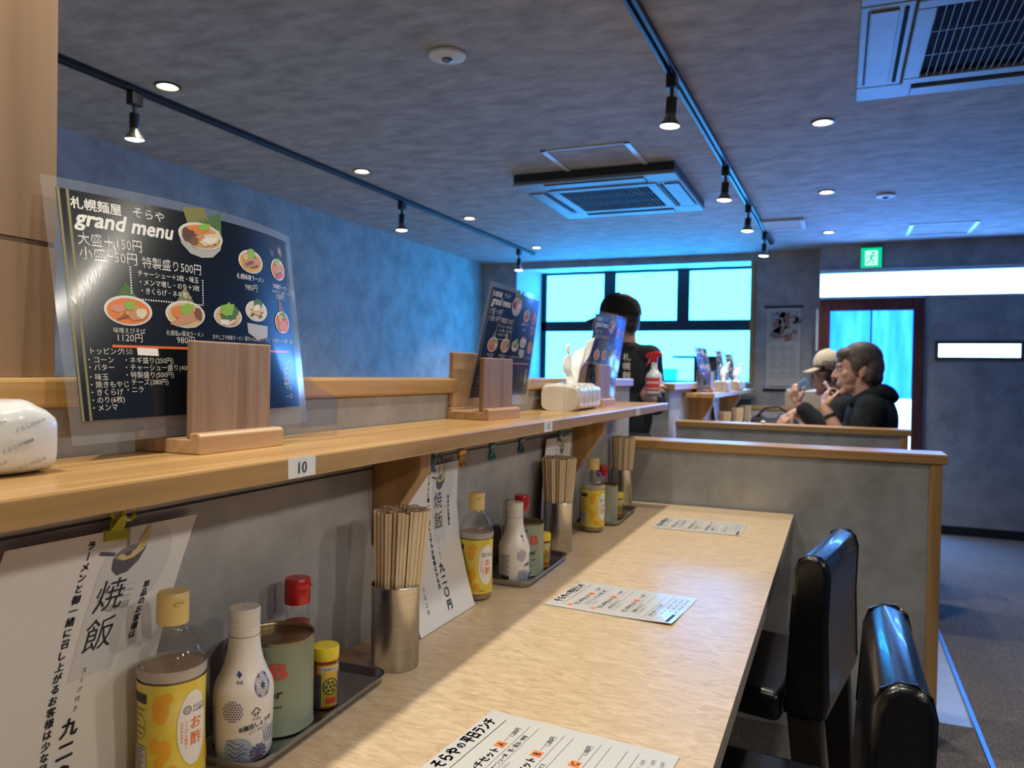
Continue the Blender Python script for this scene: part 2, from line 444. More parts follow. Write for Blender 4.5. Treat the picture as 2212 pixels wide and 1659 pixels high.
# carpets
tag(B().box(.47, 2.39, -1.69, 6.67, .0005, .010).obj('carpet', CARPET), 'wide charcoal carpet running along the aisle to the door', 'carpet')
tag(B().box(.455, .469, -1.69, 6.0, .0005, .013).obj('floor_strip', mat('blue_grey_strip', (.10, .22, .42), .35, .6)), 'thin metal edging strip along the side of the aisle carpet', 'strip')
tag(B().box(-.70, .318, -1.69, 2.74, .0005, .009).box(.318, .453, -1.69, 2.99, .0005, .009).obj('carpet', CARPET), 'charcoal carpet piece under the black chairs, extended to darken the floor below the near counter', 'carpet')  # carpet spread on under the counter to darken the floor there

# ---------------------------------------------------------------- counters' low walls
def cap_run(name, x0, x1, y0, y1, z0, z1, m): return struct(B().box(x0, x1, y0, y1, z0, z1).obj(name, m, bevel=.004))
wallbox('wall_counter_near', -.835, -.735, -1.6, 2.905, 0, 1.137)
cap_run('trim_counter_near', -.848, -.722, -1.6, 2.915, 1.137, 1.167, PINE)
wallbox('wall_counter_far', -.905, -.805, 4.02, 6.88, 0, 1.105)
cap_run('trim_counter_far', -.918, -.775, 4.01, 6.88, 1.105, 1.14, PINE)
# wooden column standing on the near low wall
b = B(); b.box(-.845, -.745, .05, .548, 1.3055, CE - .001); b.box(-.845, -.748, .05, .5475, 1.300, 1.3055); b.box(-.845, -.745, .05, .548, 1.1675, 1.300)
struct(b.obj('wall_column', BOARD))
# booth partitions: grey panel, wooden cap, wooden end post
def partition(y, x0, x1, z0, z1, dy, label):
    t = thing('booth_partition', label, 'partition', (0, y, 0))
    B().box(x0 + .002, x1 - .037, 0.005, dy - .005, 0.001, z0).obj('panel', CONC, t)
    B().box(x0 - (0 if x0 > -.7 else .0), x1 + .012, -.004, dy, z0, z1).obj('cap', PINEX, t, bevel=.004)
    B().box(x1 - .037, x1 - .002, 0, dy - .004, .001, z0).obj('end_post', PINEZ, t, bevel=.003)
    return t
partition(2.76, -.718, .316, .914, .946, .145, 'nearer low grey booth partition with wooden cap and end post, closing off the near counter')
partition(4.02, -.77, .316, .916, .946, .14, 'farther low grey booth partition with wooden cap, in front of the two seated diners')

# ---------------------------------------------------------------- ceiling fittings
AL = mat('aluminium_trim', (.60, .61, .63), .4, .3)
def hatch(x0, x1, y0, y1, label):
    b = B(); z = CE
    for a in ((x0, x0 + .026, y0, y1), (x1 - .026, x1, y0, y1), (x0, x1, y0, y0 + .008), (x0, x1, y1 - .008, y1)): b.box(*a, z - .006, z - .0005)
    tag(b.obj('ceiling_hatch', AL), label, 'hatch')
hatch(-1.335, -.90, 3.46, 3.90, 'square ceiling access hatch frame just in front of the farther air conditioner')
hatch(.44, .86, 5.93, 6.37, 'ceiling access hatch frame near the exit sign at the right')
def vent():
    t = thing('ceiling_vent', 'pale rectangular ceiling vent beside the end of the right light track', 'vent', (-.367, 5.645, CE))
    b = B()
    for a in ((-.143, .143, -.165, -.135), (-.143, .143, .135, .165), (-.143, -.118, -.135, .135), (.118, .143, -.135, .135)): b.box(*a, -.018, -.001)
    b.obj('frame', mat('pale_metal'), t, bevel=.003)
    b = B()
    for i in range(16):
        y = -.13 + i * .0165; b.box(-.118, .118, y, y + .008, -.014, -.004)
    b.obj('slats', WHITEP, t)
vent()
AIRW = noisy('aged_white_plastic_blue_lit', [(.3, (.165, .19, .22)), (.7, (.21, .24, .27))], nscale=6, detail=6, rgh=.45, spec=.22)  # white plastic, darkened and blued to carry the window light in its colour
def air_con(loc, hx, hy, side, gh, label):
    t = thing('air_conditioner', label, 'air conditioner', loc)
    b = B(); k = gh + .055                       # outer frame with an opening for the grille
    for a in ((-hx, hx, -hy, -k), (-hx, hx, k, hy), (-hx, -k, -k, k), (k, hx, -k, k)): b.box(*a, 0, .02)
    b.obj('panel', AIRW, t, bevel=.006)
    if side > .03:
        B().box(-hx + .002, hx - .002, -hy + .002, hy - .002, .0205, side).obj('casing', mat('shaded_ac_casing', (.02, .022, .028), .6), t)  # near-black colour carries the shade on the casing's side faces
    DK = mat('dark_slot', (.003, .004, .006), .8, spec=.1)
    for s, ax in ((-1, 'x'), (1, 'x'), (-1, 'y'), (1, 'y')):
        b = B(); f = B(); L_ = gh + .02
        m0 = ((hx if ax == 'x' else hy) + k) / 2
        def bx(bb, c, w, l, z0, z1):
            if ax == 'x': bb.box(s * c - w, s * c + w, -l, l, z0, z1)
            else: bb.box(-l, l, s * c - w, s * c + w, z0, z1)
        bx(f, m0 + .008, .038, L_, -.006, -.0005)
        fl = f.obj('air_flap', AIRW, t, bevel=.003)
        bx(b, m0 - .048, .006, L_, -.003, -.0003); bx(b, m0 + .050, .002, L_, -.003, -.0003)
        b.obj('air_slot', DK, t)
    b = B(); g = gh
    for a in ((-k + .003, k - .003, -k + .003, -g), (-k + .003, k - .003, g, k - .003), (-k + .003, -g, -g, g), (g, k - .003, -g, g)): b.box(*a, -.005, .012)
    gr = b.obj('grille_frame', AIRW, t, bevel=.004)
    B().box(-g, g, -g, g, .012, .016).obj('filter', DK, t)
    b = B(); n = int(2 * g / .021)
    for i in range(1, n):
        x = -g + 2 * g * i / n; b.box(x - .0009, x + .0009, -g, g, -.003, .004)
    for i in (1, 2): b.box(-g, g, -g + 2 * g * i / 3 - .002, -g + 2 * g * i / 3 + .002, .0, .004)
    b.obj('grille', mat('grey_grille', (.16, .175, .20), .5), t)
    return t
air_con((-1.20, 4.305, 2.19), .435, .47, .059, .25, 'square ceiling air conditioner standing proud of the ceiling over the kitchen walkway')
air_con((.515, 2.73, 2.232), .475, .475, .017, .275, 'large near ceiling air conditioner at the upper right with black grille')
def disc_lamp(x, y, r, label, lens):
    t = thing('emergency_light', label, 'ceiling light', (x, y, CE))
    B().lathe([(r * .97, -.001), (r, -.006), (r * .96, -.012), (r * .5, -.018), (.001, -.019)], seg=36, cap1=False).obj('base', mat('cream_plastic', (.60, .57, .53), .5), t, smooth=True)
    if lens:
        B().lathe([(.018, -.0185), (.017, -.024), (.008, -.029), (.001, -.030)], seg=20, cap1=False).obj('lens', mat('smoked_glass', (.08, .09, .10), .08, spec=.8), t, smooth=True)
disc_lamp(-1.231, 2.303, .064, 'round white emergency light with a small dark lens, alone in the upper ceiling', True)
disc_lamp(.236, 4.937, .052, 'round white ceiling detector right of the row of right downlights', True)

def lamp(name, x, y, z, power, ang, blend, size=.02, parent=None):
    l = bpy.data.lights.new(name, 'SPOT'); l.energy = power; l.color = WARM; l.spot_size = math.radians(ang); l.spot_blend = blend; l.shadow_soft_size = size
    o = bpy.data.objects.new(name, l); COL.objects.link(o); o.location = (x, y, z)
    if parent: o.parent = parent
    return o
# tracks
def track(x0, y0, x1, y1, label):
    L_ = math.hypot(x1 - x0, y1 - y0); t = thing('light_track', label, 'light track', (x0, y0, CE), -math.atan2(x1 - x0, y1 - y0))
    b = B(); b.box(-.018, -.006, 0, L_, -.022, -.0005); b.box(.006, .018, 0, L_, -.022, -.0005); b.box(-.006, .006, 0, L_, -.010, -.0005)
    b.obj('rail', mat('black_rail', (.010, .011, .013), .38), t, bevel=.002)
    B().box(-.019, .019, L_, L_ + .02, -.024, -.0005).obj('end_cap', BLACK, t, bevel=.003)
track(-2.50, -1.2, -2.50, 6.33, 'black light track over the kitchen, running along the left of the ceiling')
track(-.60, -.6, -.497, 6.36, 'black light track over the counter, running up to the window')
def spot(x, y, z1, label, group, tilt=(0, 0), power=SPOT_W, size=.014):
    t = thing('track_spotlight', label, 'spotlight', (x, y, CE - .0225), 0, group)
    h = CE - .0225 - z1
    B().box(-.017, .017, -.026, .026, -.05, 0).obj('adapter', BLACK, t, bevel=.004)
    B().tube([(0, 0, -.05), (0, 0, -.078)], .0075, 12).obj('stem', mat('dark_metal_stem', (.10, .095, .09), .35, .8), t, smooth=True)
    R = Matrix.Rotation(tilt[0], 4, 'X') @ Matrix.Rotation(tilt[1], 4, 'Y')
    piv = Matrix.Translation((0, 0, -.078)) @ R
    q = h - .078
    B().lathe([(.001, 0), (.0185, -.001), (.019, -.055), (.0155, -.06), (.015, -q + .045)][::-1], seg=24, cap0=True, M=piv).obj('socket', BLACK, t, smooth=True)
    bl = B().lathe([(.016, -q + .046), (.0195, -q + .030), (.0325, -q + .008), (.0345, -q + .002), (.034, -q)][::-1], seg=28, cap0=False, cap1=False, M=piv).obj('reflector', mat('dark_chrome', (.22, .21, .19), .22, .9), t, smooth=True)
    B().lathe([(.001, -q - .0045), (.018, -q - .004), (.033, -q + .0006)], seg=28, cap0=False, cap1=False, M=piv).obj('bulb_face', BULB, t, smooth=True)
    if power: 
        l = lamp('spot_beam', 0, 0, 0, power, 112, .7, size, t)
        l.location = piv @ V((0, 0, -q - .02)); l.rotation_euler = R.to_euler()
    return t
G1 = 'spotlights on the left track'; G2 = 'spotlights on the right track'
spot(-2.5, 2.155, 2.05, 'black spotlight nearest the wooden column on the left track', G1, (.06, .05), SPOT_W * .35)
spot(-2.5, 4.12, 2.05, 'middle black spotlight of the left track', G1, (0, 0), SPOT_W * .35)
spot(-2.5, 6.02, 2.05, 'farthest black spotlight of the left track, near the window', G1, (0, 0), SPOT_W * .9)
def tx(y): return -.60 + .103 * (y + .6) / 6.96
spot(tx(2.69), 2.69, 2.05, 'nearest black spotlight of the right track', G2, (.0, .05))
spot(tx(3.95), 3.95, 2.06, 'second nearest black spotlight of the right track', G2, (.0, .05))
spot(tx(4.88), 4.88, 2.07, 'third black spotlight of the right track, second from its far end', G2, (.0, .05))
spot(tx(5.85), 5.85, 2.06, 'farthest black spotlight of the right track, by the vent', G2, (.0, .05))
# the same track goes on over the camera, with two more lamps out of frame
for y in (1.45, .25):
    spot(tx(y), y, 2.05, 'black spotlight of the right track above the near seats', G2, (0, .05))
def downlight(x, y, label, group, power=DOWN_W, ang=115):
    t = thing('downlight', label, 'downlight', (x, y, CE), 0, group)
    B().lathe([(.047, -.0005), (.047, -.006), (.040, -.007), (.038, -.001)], seg=32, cap0=False, cap1=False).obj('ring', BLACK, t, smooth=True)
    B().lathe([(.0395, -.0065), (.028, -.003)], seg=32, cap0=False, cap1=False).obj('reflector', HALO, t, smooth=True)
    B().lathe([(.028, -.003), (.014, -.005), (.001, -.0055)], seg=28, cap0=False, cap1=False).obj('bulb_face', BULB, t, smooth=True)
    lamp('down_beam', 0, 0, -.03, power, ang, .9, .04, t)
for i, (y, l) in enumerate([(2.19, 'round lit downlight beside the nearest left spotlight'), (3.49, 'second nearest round downlight of the left row'), (4.80, 'third round downlight of the left row'), (6.09, 'farthest round downlight of the left row')]):
    downlight(-2.37, y, l, 'downlights of the left row', DOWN_L, 82)
for i, (y, l) in enumerate([(3.46, 'nearest round downlight of the right row'), (4.76, 'middle round downlight of the right row, left of the detector'), (6.07, 'farthest round downlight of the right row')]):
    downlight(-.078, y, l, 'downlights of the right row')
for x, y, pw, an in ((-.078, 2.15, 22, 100), (-.078, .85, 22, 100), (-.078, -.45, 22, 100), (-2.37, .88, 130, 82), (-2.37, -.45, 130, 82)): downlight(x, y, 'added unseen downlight above the near part of the room', 'added downlights above the near part of the room', pw, an)  # rows carried on out of view, added to lift the ambient light

track(1.75, -1.5, 1.75, 2.0, 'added light track over the aisle, unseen behind and right of the camera')  # unseen track, added to carry the extra counter lamps
for y in (-.4, .55, 1.5): spot(1.75, y, 2.05, 'added unseen spotlight over the aisle turned towards the counter', 'added spotlights over the aisle', (0, .86), 23.0, .06)  # lamps added out of view to brighten the wall and posters under the shelf
# exit sign
def exit_sign():
    t = thing('exit_sign', 'small lit green running-man exit sign high on the wall', 'exit sign', (.228, DY, 2.132))
    B().box(-.076, .076, -.05, -.002, -.08, .08).obj('housing', mat('pale_metal'), t, bevel=.004)
    GR = glow('exit_green', (.0, .62, .30), 1.0, sample=False); WH = glow('exit_white', (.55, 1.0, .95), 1.0, sample=False)
    B().box(-.073, .073, -.0525, -.0502, -.077, .077).obj('green_face', GR, t)
    k = Ink()
    k.rect(-.045, -.06, .045, .055, 0, 1)
    k.ell(.012, .036, .011, .011, 1, 3)
    k.line([(.006, .022), (-.004, -.008)], .017, 1, 3)
    k.line([(.004, .020), (-.022, .012), (-.030, -.004)], .008, 1, 3); k.line([(.006, .018), (.026, .010), (.034, .022)], .008, 1, 3)
    k.line([(-.003, -.006), (.016, -.024), (.012, -.052)], .010, 1, 3); k.line([(-.005, -.008), (-.016, -.034), (-.038, -.042)], .010, 1, 3)
    k.lay('pictogram', lambda x, y, h: (x, -.0527 - h, y), [WH, GR], t)
exit_sign()

# calendar on the wall between window and door
def calendar():
    t = thing('wall_calendar', 'tall paper calendar with a picture above twelve small month grids, hung beside the door', 'calendar', (-.425, 6.898, 1.43))
    B().box(-.135, .135, -.006, -.002, -.345, .345).obj('sheet', noisy('calendar_paper', [(.3, (.46, .46, .44)), (.7, (.52, .52, .49))], nscale=9), t)
    for z in (-.35, .35): B().box(-.155, .155, -.012, 0, z - .009, z + .009).obj('bar', BLACK, t, bevel=.003)
    k = Ink(); cols = [(.30, .16, .13), (.20, .20, .22), (.42, .40, .36), (.16, .30, .36), (.33, .10, .10), (.24, .24, .25)]
    k.rect(-.118, .055, .118, .320, 2, 1)
    rnd = random.Random(4)
    k.ell(-.06, .285, .05, .014, 3, 2, seed=1, wob=.2); k.ell(-.055, .300, .018, .010, 4, 3)
    k.ell(-.07, .245, .045, .012, 3, 2, seed=2, wob=.2)
    for i in range(26):
        k.ell(.0 + rnd.uniform(-.08, .10), .17 + rnd.uniform(-.09, .11), rnd.uniform(.02, .05), rnd.uniform(.015, .035), rnd.choice([0, 1, 2, 0, 5]), 2 + i % 4, wob=.5, seed=i, rot=rnd.uniform(0, 3), n=18)
    for r in range(4):
        for c in range(3):
            x = -.108 + c * .076; y = .010 - r * .072
            k.rect(x + .018, y + .004, x + .046, y + .011, 5, 1)
            for q in range(5):
                for d in range(7): k.rect(x + d * .0095, y - .004 - q * .010, x + d * .0095 + .006, y - q * .010, 5 if d else 4, 1, n=1)
    k.rect(-.11, -.33, .11, -.318, 1, 1)
    k.lay('print', lambda x, y, h: (x, -.0062 - h, y), [mat('print_%d' % i, c, .6) for i, c in enumerate(cols)], t)
calendar()
# ================================================================ NEAR COUNTER
t = thing('counter_table', 'long pale maple counter table along the low wall, nearest the camera', 'table', (0, 0, 0))
B().box(-.733, -.126, -1.0, 2.752, TB - .042, TB - .0012).obj('table_edge', EDGE, t, bevel=.002)
B().box(-.733, -.124, -1.0, 2.754, TB - .0012, TB).obj('tabletop', MAPLE, t)
for y in (-.9, 2.66): B().box(-.72, -.30, y, y + .04, .0095, TB - .042).obj('leg', BLACK, t)
SH = 1.084
t = thing('wall_shelf', 'long honey pine shelf above the near counter, with seat numbers on its front edge', 'shelf', (0, 0, 0))
B().box(-.7345, -.5455, -1.0, 2.712, SH - .025, SH).obj('shelf_board', PINE, t, bevel=.003)
for y in (1.128, 2.225):
    B().prism([(-.7345, SH - .0255), (-.64, SH - .0255), (-.64, 1.008), (-.7345, .875)], 'Y', y, y + .036).obj('bracket', PINEZ, t, bevel=.002)
for n, y in (('10', .695), ('11', 1.486), ('12', 2.263)):
    p = B().box(-.5455, -.5447, y - .0235, y + .0235, SH - .0235, SH - .0015).obj('seat_number', PAPER, t); p['label'] = 'white sticker reading ' + n
    k = Ink(); k.text(n, 0, 0, .0185, 0, anchor='c'); k.lay('numeral', lambda x, z, h, y=y: (-.5447 + h, y + x, SH - .0190 + z), [INK], p)

# ---- clothes-line wire and clips
tag(B().tube([(-.7335, -.2, 1.0115), (-.7335, .9, 1.0115), (-.7335, 2.22, 1.0085)], .0011, 6).obj('wire', mat('dark_wire', (.03, .028, .026), .5)), 'thin dark wire stretched along the wall under the near shelf', 'wire')
def clip(y, z, x, col, label, up=True, s=1., tilt=0.):
    nm = 'clip_%.2f_%.2f_%.2f' % col
    m = mat(nm, col, .35, .0, .6, .3)
    t = thing('binder_clip', label, 'clip', (x, y, z), 0, 'clips on the wire')
    q = 1 if up else -1
    b = B()
    b.prism([(.0025 * s, 0), (.0085 * s, .002 * s * q), (.0050 * s, .012 * s * q), (-.0005, .013 * s * q), (-.0025, .002 * s * q)], 'Y', -.0145 * s, .0145 * s)
    b.obj('jaw', m, t, bevel=.001)
    for d, yy in ((1, 0), (-1, 0)):
        b = B()
        top = .040 * s * q; xo = .004 * s + (.016 * s if d > 0 else -.001 * s)
        if not up: xo = .003; yy = d * .010 * s
        b.add([(.003 * s, -.0085 * s, .010 * s * q), (.003 * s, .0085 * s, .010 * s * q), (xo * .6, .0045 * s + yy * .6, .026 * s * q), (xo * .6, -.0045 * s + yy * .6, .026 * s * q),
               (.0045 * s, -.0085 * s, .010 * s * q), (.0045 * s, .0085 * s, .010 * s * q), (xo * .6 + .0015, .0045 * s + yy * .6, .026 * s * q), (xo * .6 + .0015, -.0045 * s + yy * .6, .026 * s * q)],
              [(0, 1, 2, 3), (4, 7, 6, 5), (0, 4, 5, 1), (1, 5, 6, 2), (2, 6, 7, 3), (3, 7, 4, 0)])
        ring = [(xo, yy + .0068 * s * math.cos(a), .031 * s * q + .0068 * s * math.sin(a)) for a in [2 * PI * i / 18 for i in range(18)]]
        b.tube(ring, .0022 * s, 8, closed=True)
        b.obj('handle', m, t)
    if tilt: t.rotation_euler = (tilt, 0, 0)
    return t
clip(.604, .988, -.727, (.42, .42, .02), 'lime green clip holding the nearest fried rice poster', True, 1.05, -.10)
clip(1.315, .985, -.727, (.02, .10, .13), 'dark teal clip holding the middle fried rice poster', True, .95, -.25)
clip(1.463, 1.016, -.7345, (.70, .36, .02), 'yellow clip hanging empty from the wire beside the middle poster', False)
clip(1.622, 1.016, -.7345, (.02, .30, .24), 'teal clip hanging empty from the wire, between the yellow and the blue clips', False)
clip(1.80, 1.016, -.7345, (.02, .14, .22), 'blue clip hanging empty from the wire, last before the farthest poster', False)
clip(2.062, .987, -.727, (.01, .20, .15), 'green clip holding the farthest fried rice poster', True, .95, -.2)

# ---- hanging fried rice posters
PGREY = mat('poster_grey_tint', (.63, .63, .635), .6)
def poster(TL, TR, BL, BR, xb, label, bulge=.012):
    def pt(u, v, h=0.):
        v = max(.004, v)
        y = (TL[0] * (1 - u) + TR[0] * u) * (1 - v) + (BL[0] * (1 - u) + BR[0] * u) * v
        y += -.012 * math.sin(PI * v)
        z = (TL[1] * (1 - u) + TR[1] * u) * (1 - v) + (TB + .0012) * v
        x = -.7235 + (xb + .7235) * v ** 1.7 + bulge * .3 * math.sin(PI * v)
        return (x + h, y, z + h * .2)
    t = thing('hanging_poster', label, 'poster', (0, 0, 0), 0, 'fried rice posters on the wire')
    b = B()
    b.grid(lambda u, v: pt(u, v, 0), 14, 24); b.grid(lambda u, v: pt(u, v, -.0006), 14, 24)
    b.obj('paper', PAPER, t, smooth=True, auto=180)
    k = Ink()      # u,v space scaled to .21 x .28
    X = lambda u: u * .21
    Y = lambda v: (1 - v) * .28
    kw = k; k.ell(X(.70), Y(.16), .042, .046, 1, 1, n=36)                       # grey tint behind the wok
    k.rect(X(.50), Y(.52), X(.73), Y(.18), 1, 1)
    # wok with fried rice
    cx, cy = X(.64), Y(.105)
    k.ell(cx, cy, .0185, .0085, 2, 3, rot=.16); k.poly([(cx - .0185, cy - .003), (cx - .016, cy - .014), (cx - .008, cy - .021), (cx + .004, cy - .0195), (cx + .014, cy - .010), (cx + .0185, cy + .003)], 3, 3)
    k.ell(cx, cy + .001, .0165, .0068, 4, 4, rot=.16)
    k.poly([(cx - .015, cy - .002), (cx - .010, cy + .001), (cx - .003, cy - .002), (cx + .006, cy + .003), (cx + .008, cy + .014), (cx + .012, cy + .026), (cx + .016, cy + .027), (cx + .0175, cy + .012), (cx + .016, cy + .002), (cx + .006, cy - .0055), (cx - .006, cy - .0065)], 5, 5)
    rnd = random.Random(3)
    for i in range(16): k.ell(cx + .012 + rnd.uniform(-.004, .005), cy + .008 + rnd.uniform(-.006, .026), .0008, .0008, 5 if i % 2 else 6, 6, n=6)
    k.line([(cx - .018, cy + .002), (cx - .036, cy + .006)], .0035, 3, 4); k.line([(cx - .012, cy + .028), (cx - .003, cy + .002)], .0016, 2, 5); k.ell(cx - .002, cy, .004, .0025, 3, 6)
    SF = lambda x, y, h: pt(x / .21, 1 - y / .28, h)
    PM = [INK, PGREY, mat('wok_inside', (.28, .26, .28), .6), mat('wok_outside', (.10, .09, .11), .5), mat('wok_shade', (.20, .18, .20), .6), mat('fried_rice', (.60, .50, .22), .7), mat('fried_rice_dark', (.35, .26, .10), .7)]
    k.lay('wok_picture', SF, PM, t, gap=.00018); k = Ink()
    k.vtext('焼飯', X(.605), Y(.185), .034, 0, 1.10)
    k.vtext('ラーメンと御一緒に召し上がるお客様は少な目', X(.405), Y(.03), .0092, 0, 1.12, bold=.07, shear=-.06)
    k.vtext('単品のお客様は', X(.805), Y(.23), .0082, 0, 1.02, bold=.07)
    k.vtext('スープ付き', X(.575), Y(.485), .0058, 0, 1.5)
    k.vtext('九二〇円', X(.565), Y(.645), .0185, 0, 1.18, bold=.08)
    k.vtext('六五〇円', X(.20), Y(.74), .0095, 0, 1.35)
    k.lay('lettering', SF, PM, t, gap=.00018)
    return t
poster((.484, 1.0035), (.722, 1.0), (.400, 0), (.616, 0), -.707, 'nearest white fried rice poster, hung from the lime green clip behind the vinegar bottle')
poster((1.226, .997), (1.436, .997), (1.152, 0), (1.366, 0), -.648, 'middle white fried rice poster, hung from the dark teal clip behind the near chopsticks')
poster((1.962, 1.002), (2.178, 1.0), (1.885, 0), (2.095, 0), -.708, 'farthest white fried rice poster on the near counter, mostly hidden by chopsticks')

# ---- wooden menu stands
def menu_stand(loc, rz, label):
    t = thing('menu_stand', label, 'menu stand', loc, rz, 'wooden menu stands')
    # local: x towards diners, y along the counter
    B().prism([(-.050, 0), (.050, 0), (.050, .020), (.046, .0235), (.034, .0235), (.034, .0165), (-.038, .0165), (-.038, .0235), (-.050, .0235)], 'Y', -.069, .069).obj('base_block', STANDW, t, bevel=.0015)
    B().box(.0225, .0338, -.0625, .0625, .0166, .126).obj('front_panel', [WALNUT], t, bevel=.002)
    B().box(-.0495, -.0385, -.0625, .0625, .0236, .137).obj('back_panel', STANDW, t, bevel=.002)
    return t
menu_stand((-.688, .708, SH), 0, 'wooden menu stand holding the large nearest menu, left of the number 10 sticker')
menu_stand((-.680, 1.462, SH), -.08, 'wooden menu stand holding the middle menu, beyond the number 10 seat')
menu_stand((-.684, 2.262, SH), 0, 'wooden menu stand holding the farthest menu on the near shelf')

# ---- laminated grand menu
PW, PH = .345, .240
MENU = None
def menu_ink():
    k = Ink(); X = lambda u: u * PW; Y = lambda v: v * PH
    k.rect(0, 0, PW, PH, 0, 0, n=24)
    for u in (.006, .030): k.line([(X(u), 0), (X(u), PH)], .0026, 1, 1)
    k.line([(X(.985), 0), (X(.985), PH)], .0016, 1, 1)
    k.text('札幌麺屋', X(.034), Y(.925), .0132, 2, w=.0500, bold=.04); k.text('そらや', X(.214), Y(.930), .0130, 2, w=.0360, bold=.015)
    k.text('grand menu', X(.040), Y(.850), .0240, 2, w=.1050, bold=.06, slant=.22)
    k.text('大盛＋150円', X(.045), Y(.768), .0150, 2, w=.0660, bold=.012); k.text('小盛−50円', X(.045), Y(.705), .0150, 2, w=.0600, bold=.012)
    k.text('特製盛り500円', X(.235), Y(.700), .0140, 2, w=.0760, bold=.012)
    k.text('チャーシュー＋2枚・味玉', X(.218), Y(.655), .0078, 2, w=.0780); k.text('・メンマ増し・のり＋3枚', X(.224), Y(.615), .0078, 2, w=.0770); k.text('・きくらげ・ネギ増し', X(.228), Y(.575), .0078, 2, w=.0640)
    def dots(a, b, n):
        for i in range(n):
            q = i / (n - 1); k.ell(a[0] + (b[0] - a[0]) * q, a[1] + (b[1] - a[1]) * q, .0010, .0010, 2, 2, n=8)
    dots((X(.195), Y(.69)), (X(.195), Y(.545)), 13); dots((X(.195), Y(.545)), (X(.462), Y(.545)), 30); dots((X(.462), Y(.545)), (X(.462), Y(.67)), 11)
    CAP = [('味噌えびそば', '1120円', .180, .400, .365), ('札幌塩or醤油ラーメン', '980円', .385, .400, .365), ('冷やしゴマ味噌ラーメン', '', .575, .392, 0), ('鶏ちゃん味噌ラーメン', '', .735, .392, 0), ('お子様ラーメン(味噌・醤油)', '', .905, .390, 0)]
    for a, p, u, v, v2 in CAP:
        k.text(a, X(u), Y(v) - .0035, .0068, 3, w=min(.052, .0068 * len(a) * .9), anchor='c')
        if p: k.text(p, X(u), Y(v2) - .0040, .0105, 3, anchor='c')
    k.text('札幌味噌ラーメン', X(.705), Y(.712), .0080, 2, w=.056, anchor='c'); k.text('980円', X(.705), Y(.655), .0105, 3, anchor='c')
    k.text('辛味噌ラーメン', X(.912), Y(.693), .0080, 2, w=.040, anchor='c'); k.text('辛さが選べます。普通・中・大辛', X(.915), Y(.668), .0046, 3, w=.050, anchor='c'); k.text('1030円', X(.905), Y(.632), .0105, 3, w=.0225, anchor='c')
    k.rect(X(.119), Y(.318), X(.95), Y(.330), 4, 2, n=16)
    k.text('トッピング', X(.049), Y(.288), .0080, 3, w=.036); k.text('150', X(.153), Y(.288), .0085, 3, bold=.01)
    k.poly([(X(.202), Y(.286)), (X(.277), Y(.283)), (X(.275), Y(.318)), (X(.200), Y(.320))], 2, 3)
    for i, s in enumerate(['・コーン', '・バター', '・味玉', '・焼きもやし', '・きくらげ', '・のり(6枚)', '・メンマ']):
        k.text(s, X(.040), Y(.250 - i * .0335 - (.008 if i > 1 else 0)), .0078, 3)
    for i, s in enumerate(['・ネギ盛り(250円)', '・チャーシュー盛り(400円)', '・特製盛り(500円)', '・チーズ(380円)', '・ニラ']):
        k.text(s, X(.158), Y(.250 - i * .0335), .0078, 3)
    for i in range(7): k.text('・', X(.435), Y(.270 - i * .036), .009, 3)
    k.line([(X(.433), Y(.17)), (X(.436), Y(.02))], .0006, 3, 2)
    for i, s in enumerate(['500円', '500円', '500円', '500円', '480円']): k.text(s, X(.945), Y(.245 - i * .030), .0088, 3, anchor='r', w=.018)
    k.text('ール', X(.905), Y(.10), .008, 3); k.text('ース', X(.905), Y(.05), .008, 3)
    # bowls of ramen: rim, soup, toppings
    def bowl(u, v, rx, ry, deep, soup, seed, nori=None, tops=()):
        cx, cy = X(u), Y(v); rnd = random.Random(seed)
        if nori:
            for (a, b_, c, m) in nori: k.poly([(cx + a[0] * rx, cy + a[1] * ry), (cx + b_[0] * rx, cy + b_[1] * ry), (cx + c[0] * rx, cy + c[1] * ry)], m, 2)
        body = [(cx + rx * math.cos(a), cy + ry * .25 * math.sin(a)) for a in [0]]
        k.poly([(cx - rx, cy), (cx - rx * .88, cy - deep * .55), (cx - rx * .5, cy - deep), (cx, cy - deep * 1.12), (cx + rx * .5, cy - deep), (cx + rx * .88, cy - deep * .55), (cx + rx, cy)], 6, 3)
        k.ell(cx, cy, rx, ry, 5, 4); k.ell(cx, cy - ry * .03, rx * .89, ry * .86, soup, 5)
        for i in range(26):
            a = rnd.uniform(0, 2 * PI); q = rnd.uniform(0, .72)
            k.ell(cx + rx * q * math.cos(a), cy + ry * q * math.sin(a), rx * rnd.uniform(.05, .13), ry * rnd.uniform(.05, .10), rnd.choice([8, 9, 10, soup, 12]), 6, n=10, wob=.5, seed=i)
        for j, (dx, dy, sx, sy, m) in enumerate(tops):
            k.ell(cx + dx * rx, cy + dy * ry, sx * rx, sy * ry, m, 7 + j % 3, n=16, wob=.45, seed=seed + j, rot=.3)
    N3 = lambda m, w=1.: [((-.7 * w, .55), (.55 * w, .6), (.0, 1.75), m)]
    G, DKG, DK, PK, EGG, MEAT, RED = 7, 11, 12, 13, 14, 10, 16
    bowl(.462, .895, .0325, .0160, .0235, 8, 1, [((-.8, 1.9), (.1, 2.2), (-.5, .2), 17), ((.1, 2.2), (.45, 1.0), (-.5, .2), 17), ((.2, 1.3), (.95, 2.2), (.95, .3), 11), ((-.1, 1.2), (.95, 2.2), (.3, .3), 11)],
         [(-.2, .45, .5, .35, 15), (-.6, -.1, .25, .55, DK), (-.35, -.45, .2, .3, 18), (.25, .05, .45, .35, MEAT), (.35, -.2, .42, .42, EGG), (.35, -.2, .30, .26, 19), (.75, .35, .14, .4, EGG), (.1, .75, .3, .25, G)])
